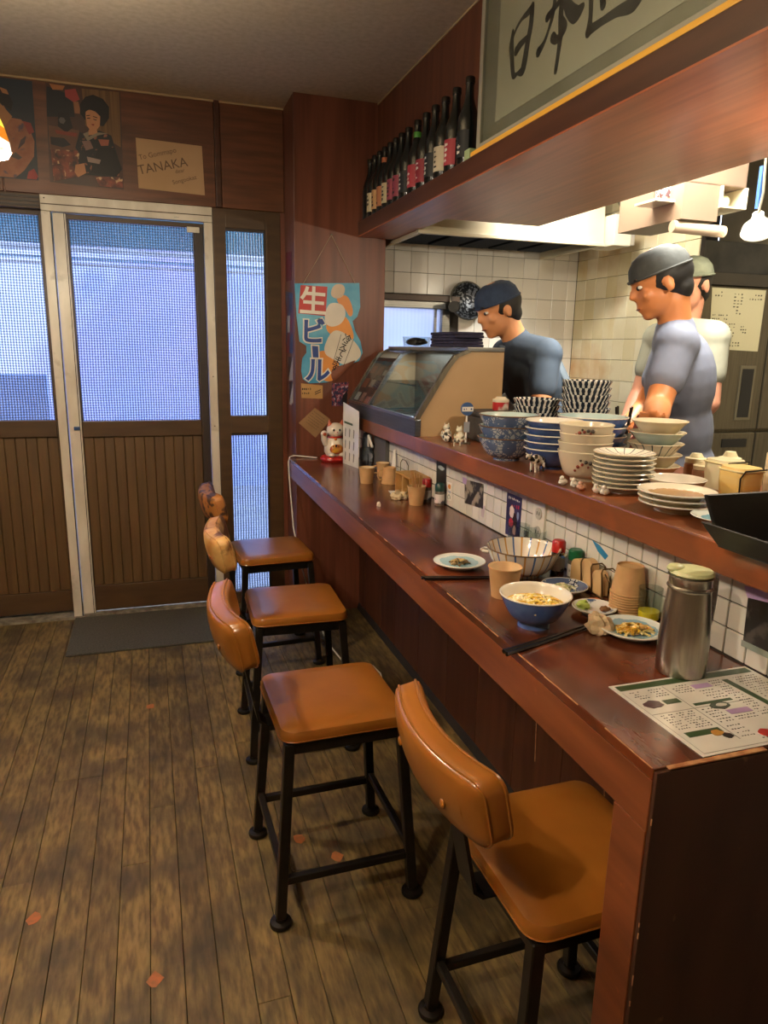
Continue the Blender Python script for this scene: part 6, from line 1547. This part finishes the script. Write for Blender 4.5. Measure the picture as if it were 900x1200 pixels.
def hand(mb, wrist, d, palm_n, curl=.5, s=1.0, left=1):
    """palm, four separate fingers of unequal length and a side thumb; d points to the fingertips"""
    w_ = Vector(wrist); d = Vector(d).normalized(); pn = Vector(palm_n); pn = (pn-d*pn.dot(d)).normalized(); side = d.cross(pn)*left
    c = w_+d*.045*s
    Xr = Matrix((side, d, pn)).transposed()
    mb.ball(c, (.040*s, .050*s, .016*s), 14, 10, X=Xr)
    cone(mb, w_-d*.02, w_+d*.02*s, .024*s, .026*s, 12)
    for i, (off, ln) in enumerate(((-.030, .070), (-.010, .080), (.010, .075), (.029, .058))):
        p = c+d*.036*s+side*off*s; dd = d.copy(); r_ = .0088*s
        for k, u_ in enumerate((.45, .32, .23)):
            ax = side*-1 if False else side
            dd = (Matrix.Rotation(-curl*(.5+.4*k)*left, 3, side) @ dd).normalized() if left > 0 else (Matrix.Rotation(curl*(.5+.4*k), 3, side) @ dd).normalized()
            q_ = p+dd*ln*u_*s
            cone(mb, p, q_, r_, r_*.9, 8); p = q_; r_ *= .92
    tp = c-side*.034*s-d*.018*s
    td = (d*.75-side*.65+pn*.25).normalized()
    q_ = tp+td*.034*s; cone(mb, tp, q_, .012*s, .0105*s, 8)
    td = (d*.95-side*.2+pn*.35).normalized(); cone(mb, q_, q_+td*.028*s, .0105*s, .009*s, 8)

def cook(label, J, face, skin, shirt, apron, cap_col, hair_col, lower='#22252c', pale_panel=None, voxel=.0075):
    """J: joints in world metres; face: unit vector the face looks along"""
    root = thing('person', label, 'person', (J['pelvis'][0], J['pelvis'][1], 0), 'cooks at work in the kitchen')
    fc = Vector(face).normalized(); up = Vector(J.get('up', (0, 0, 1))); up = (up-fc*up.dot(fc)).normalized(); rt = fc.cross(up)
    H = Vector(J['head']); XH = Matrix((rt, fc, up)).transposed()
    def h(x, y, z): return H+XH @ Vector((x, y, z))
    mb = MB()
    # torso
    P_, Cc, N_ = Vector(J['pelvis']), Vector(J['chest']), Vector(J['neck'])
    S = [Vector(J['sh_l']), Vector(J['sh_r'])]; ax = (S[1]-S[0]).normalized(); sp = (Cc-P_).normalized(); fw = ax.cross(sp).normalized()
    XB = Matrix((ax, fw, sp)).transposed()
    def torso(mb, k=0.0):
        mb.ball(P_, (.165+k, .115+k, .12+k), 20, 12, X=XB)
        mb.ball(P_+(Cc-P_)*.45, (.140+k, .100+k, .17+k), 20, 12, X=XB)
        mb.ball(Cc, (.160+k, .105+k, .17+k), 20, 12, X=XB)
        for s_ in S: cone(mb, N_+(s_-N_)*.25-sp*.03, s_, .062+k, .058+k)
    torso(mb)
    cone(mb, N_-sp*.02, h(0, -.025, -.06), .055, .052)
    # legs
    for sd in ('l', 'r'):
        hp, kn, an, to = [Vector(J[q_+sd]) for q_ in ('hip_', 'knee_', 'ank_', 'toe_')]
        cone(mb, hp, kn, .085, .058); cone(mb, kn, an, .056, .038); cone(mb, an-Vector((0, 0, .02)), to, .040, .032)
    # arms and hands
    for sd, lf in (('l', 1), ('r', -1)):
        s_, e_, w_, t_ = [Vector(J[q_+sd]) for q_ in ('sh_', 'el_', 'wr_', 'tip_')]
        cone(mb, s_, e_, .050, .040); cone(mb, e_, e_+(w_-e_)*.35, .042, .040); cone(mb, e_+(w_-e_)*.35, w_, .040, .026)
        hand(mb, w_, t_-w_, Vector((0, 0, -1)) if abs((t_-w_).normalized().z) < .8 else fc, J.get('curl', .45), 1.0, lf)
    # head: skull, jaw, nose, brows, lips, ears
    mb.ball(h(0, -.008, .035), (.076, .094, .082), 26, 18, X=XH)
    mb.ball(h(0, .020, -.030), (.058, .068, .072), 22, 14, X=XH)
    mb.ball(h(0, .060, -.080), (.026, .022, .018), 14, 10, X=XH)
    mb.ball(h(0, .090, -.012), (.011, .018, .010), 12, 8, X=XH); cone(mb, h(0, .078, .028), h(0, .098, -.010), .007, .010, 10)
    for q_ in (-1, 1):
        mb.ball(h(q_*.030, .076, .036), (.020, .010, .007), 12, 8, X=XH)
        mb.ball(h(q_*.040, .060, -.018), (.020, .018, .018), 12, 8, X=XH)
        mb.ball(h(q_*.077, -.004, -.006), (.008, .018, .030), 12, 10, X=XH)
    mb.ball(h(0, .083, -.047), (.024, .010, .005), 12, 8, X=XH); mb.ball(h(0, .081, -.057), (.020, .010, .006), 12, 8, X=XH)
    m_sk = M('skin_'+skin[1:], skin, noise=14, rough=.5, c2=skin)
    body = remeshed(mb, 'body', voxel, 3, m_sk, root)
    for q_ in (-1, 1):
        e_ = MB().ball(h(q_*.030, .0715, .014), (.013, .010, .007), 14, 10, X=XH).build('eye', m_por, body, smooth=True)
        MB().ball(h(q_*.031, .0785, .013), (.0075, .0045, .0068), 10, 8, X=XH).build('iris', m_ink, body, smooth=True)
        MB().ball(h(q_*.030, .083, .040), (.021, .005, .004), 10, 6, X=XH).build('eyebrow', m_ink, body, smooth=True)
    MB().ball(h(0, .088, -.0515), (.021, .005, .0035), 12, 6, X=XH).build('lips', M('lip_tone', '#8d4a3a', rough=.5), body, smooth=True)
    # hair and cap
    hm = MB().ball(h(0, -.022, .030), (.082, .092, .086), 26, 18, X=XH, bumpy=.04, seed=2)
    hm.ball(h(0, -.052, -.028), (.064, .046, .050), 20, 12, X=XH)
    remeshed(hm, 'hair', .007, 2, M('hair_'+hair_col[1:], hair_col, noise=60, rough=.6), root)
    m_cap = M('cap_cloth_'+cap_col[1:], cap_col, noise=50, rough=.85, bump=.2)
    cm = MB()
    prof = [(0, .104), (.04, .100), (.066, .086), (.083, .062), (.089, .036), (.090, .022), (.086, .022), (.080, .05), (.0, .098)]
    vs_ = MB().lathe(prof, (0, 0, 0), n=32, sy=1.10); cm.add([h(v.x, v.y-.010, v.z+.012) for v in vs_.v], vs_.f)
    cp = cm.build('cap', m_cap, root, smooth=True)
    MB().tube([h(.0905*math.cos(R(a)), .0995*math.sin(R(a))-.010, .037) for a in range(0, 360, 12)], .0045, 6, closed=True).build('cap_band', m_cap, cp, smooth=True)
    # shirt with short sleeves
    sm = MB(); torso(sm, .011)
    cone(sm, N_-sp*.05, N_-sp*.01, .075, .066)
    for sd in ('l', 'r'):
        s_, e_ = Vector(J['sh_'+sd]), Vector(J['el_'+sd]); cone(sm, s_, s_+(e_-s_)*.55, .063, .058)
    m_sh = M('shirt_'+shirt[1:], shirt, noise=9, rough=.85, bump=.1)
    o = remeshed(sm, 'shirt', .009, 3, m_sh, root)
    # trousers
    tm = MB()
    for sd in ('l', 'r'):
        hp, kn, an = [Vector(J[q_+sd]) for q_ in ('hip_', 'knee_', 'ank_')]
        cone(tm, hp, kn, .098, .072); cone(tm, kn, an, .072, .056)
    tm.ball(P_-sp*.03, (.178, .128, .13), 20, 12, X=XB)
    remeshed(tm, 'trousers', .010, 3, M('cloth_'+lower[1:], lower, noise=9, rough=.9), root)
    for sd in ('l', 'r'):
        an, to = Vector(J['ank_'+sd]), Vector(J['toe_'+sd]); km = MB(); cone(km, (an.x, an.y, .055), (to.x, to.y, .040), .050, .038); 
        for i, v in enumerate(km.v): km.v[i] = Vector((v.x, v.y, max(v.z, .0)))
        remeshed(km, 'shoe', .010, 2, m_black, root)
    # apron: front panel wrapped over the torso
    if apron:
        am = MB(); n_ = 10; rows = []
        for z_, wd, dp in ((Cc+sp*.06, .10, .140), (Cc-sp*.08, .15, .148), (P_+sp*.10, .20, .148), (P_-sp*.12, .22, .165), (P_-sp*.42, .24, .190)):
            row = []
            for k in range(n_+1):
                a = R(-62+124*k/n_)
                row.append(Vector(z_)+ax*math.sin(a)*(.178 if wd > .12 else .12)*1.03+fw*J.get('apr', 1)*math.cos(a)*dp)
            rows.append(row)
        vs = [p for r_ in rows for p in r_]; m_ = n_+1
        off = [p+fw*J.get('apr', 1)*.004 for p in vs]
        fs = [(j*m_+k, j*m_+k+1, (j+1)*m_+k+1, (j+1)*m_+k) for j in range(len(rows)-1) for k in range(n_)]
        am.add(vs, fs); am.add(off, fs)
        ap = am.build('apron', M('apron_'+apron[1:], apron, noise=9, rough=.85), root, smooth=True)
        MB().tube([Cc+sp*.06+ax*.09*q_+fw*J.get('apr', 1)*.10 if abs(q_) == 1 else N_-fw*J.get('apr', 1)*.078+sp*.01 for q_ in (-1, 0, 1)], .006, 6).build('neck_strap', M('apron_'+apron[1:], apron), ap)
    return root

def legs(px, py, fx_, fy_, zp=.93):
    """standing legs below a pelvis, feet pointing along (fx_, fy_)"""
    d = Vector((fx_, fy_, 0)).normalized(); s_ = Vector((-d.y, d.x, 0)); J = {}
    for sd, q_ in (('l', 1), ('r', -1)):
        b = Vector((px, py, 0))+s_*.09*q_
        J['hip_'+sd] = b+Vector((0, 0, zp-.03)); J['knee_'+sd] = b+d*.03+Vector((0, 0, .50)); J['ank_'+sd] = b-d*.02+s_*.02*q_+Vector((0, 0, .09)); J['toe_'+sd] = b+d*.13+s_*.035*q_+Vector((0, 0, .035))
    return J
# cook at the stove bending to the left over the case, dark blue cap
J = legs(1.70, 2.80, -1, 0)
J.update(pelvis=(1.72, 2.80, .95), chest=(1.585, 2.79, 1.235), neck=(1.500, 2.785, 1.395), sh_l=(1.545, 2.610, 1.340), sh_r=(1.545, 2.960, 1.340),
         el_l=(1.475, 2.545, 1.085), wr_l=(1.285+.0, 2.60, 1.135), tip_l=(1.21, 2.66, 1.105), el_r=(1.49, 3.02, 1.08), wr_r=(1.42, 2.96, 1.12), tip_r=(1.38, 2.90, 1.12), head=(1.405, 2.785, 1.515), up=(-.45, 0, .9), curl=.5)
J.update(el_l=(1.50, 2.555, 1.10), wr_l=(1.43, 2.66, .98), tip_l=(1.40, 2.72, .94), el_r=(1.50, 3.02, 1.09), wr_r=(1.43, 2.93, .98), tip_r=(1.40, 2.87, .94))
cook('cook in a dark blue cap and dark slate shirt bending toward the display case', J, (-.92, -.05, -.38), '#c98a5c', '#3a4654', '#56616b', '#26364f', '#17130f')
# cook with a grey T-shirt handling the tea bowls, seen from the side
J = legs(1.76, 2.04, -.8, .6)
J.update(pelvis=(1.765, 2.03, .95), chest=(1.715, 2.015, 1.26), neck=(1.665, 2.005, 1.435), sh_l=(1.575, 1.880, 1.375), sh_r=(1.785, 2.145, 1.395),
         el_l=(1.480, 1.825, 1.190), wr_l=(1.350, 1.665, 1.165), tip_l=(1.28, 1.59, 1.165), el_r=(1.76, 2.24, 1.15), wr_r=(1.62, 2.18, 1.06), tip_r=(1.55, 2.15, 1.03), head=(1.595, 2.015, 1.572), up=(-.22, .1, .95), curl=.5)
cook('cook in a plain grey-blue T-shirt and dark cap reaching toward the tea bowls', J, (-.85, .35, -.38), '#c07a48', '#6b7080', None, '#3d3f3c', '#15120f')
# third cook further back
J = legs(2.10, 2.47, -.9, -.2)
J.update(pelvis=(2.10, 2.47, .97), chest=(2.085, 2.46, 1.28), neck=(2.075, 2.45, 1.465), sh_l=(2.075, 2.285, 1.415), sh_r=(2.095, 2.62, 1.415),
         el_l=(2.06, 2.245, 1.17), wr_l=(1.985, 2.33, 1.02), tip_l=(1.95, 2.38, .97), el_r=(2.05, 2.65, 1.18), wr_r=(1.95, 2.60, 1.06), tip_r=(1.90, 2.58, 1.0), head=(2.055, 2.43, 1.615), up=(-.1, 0, 1), curl=.4)
cook('cook in an off-white shirt and olive cap standing behind the grey-shirted one', J, (-.9, -.35, -.12), '#b98066', '#949484', None, '#5c6152', '#1a1612')
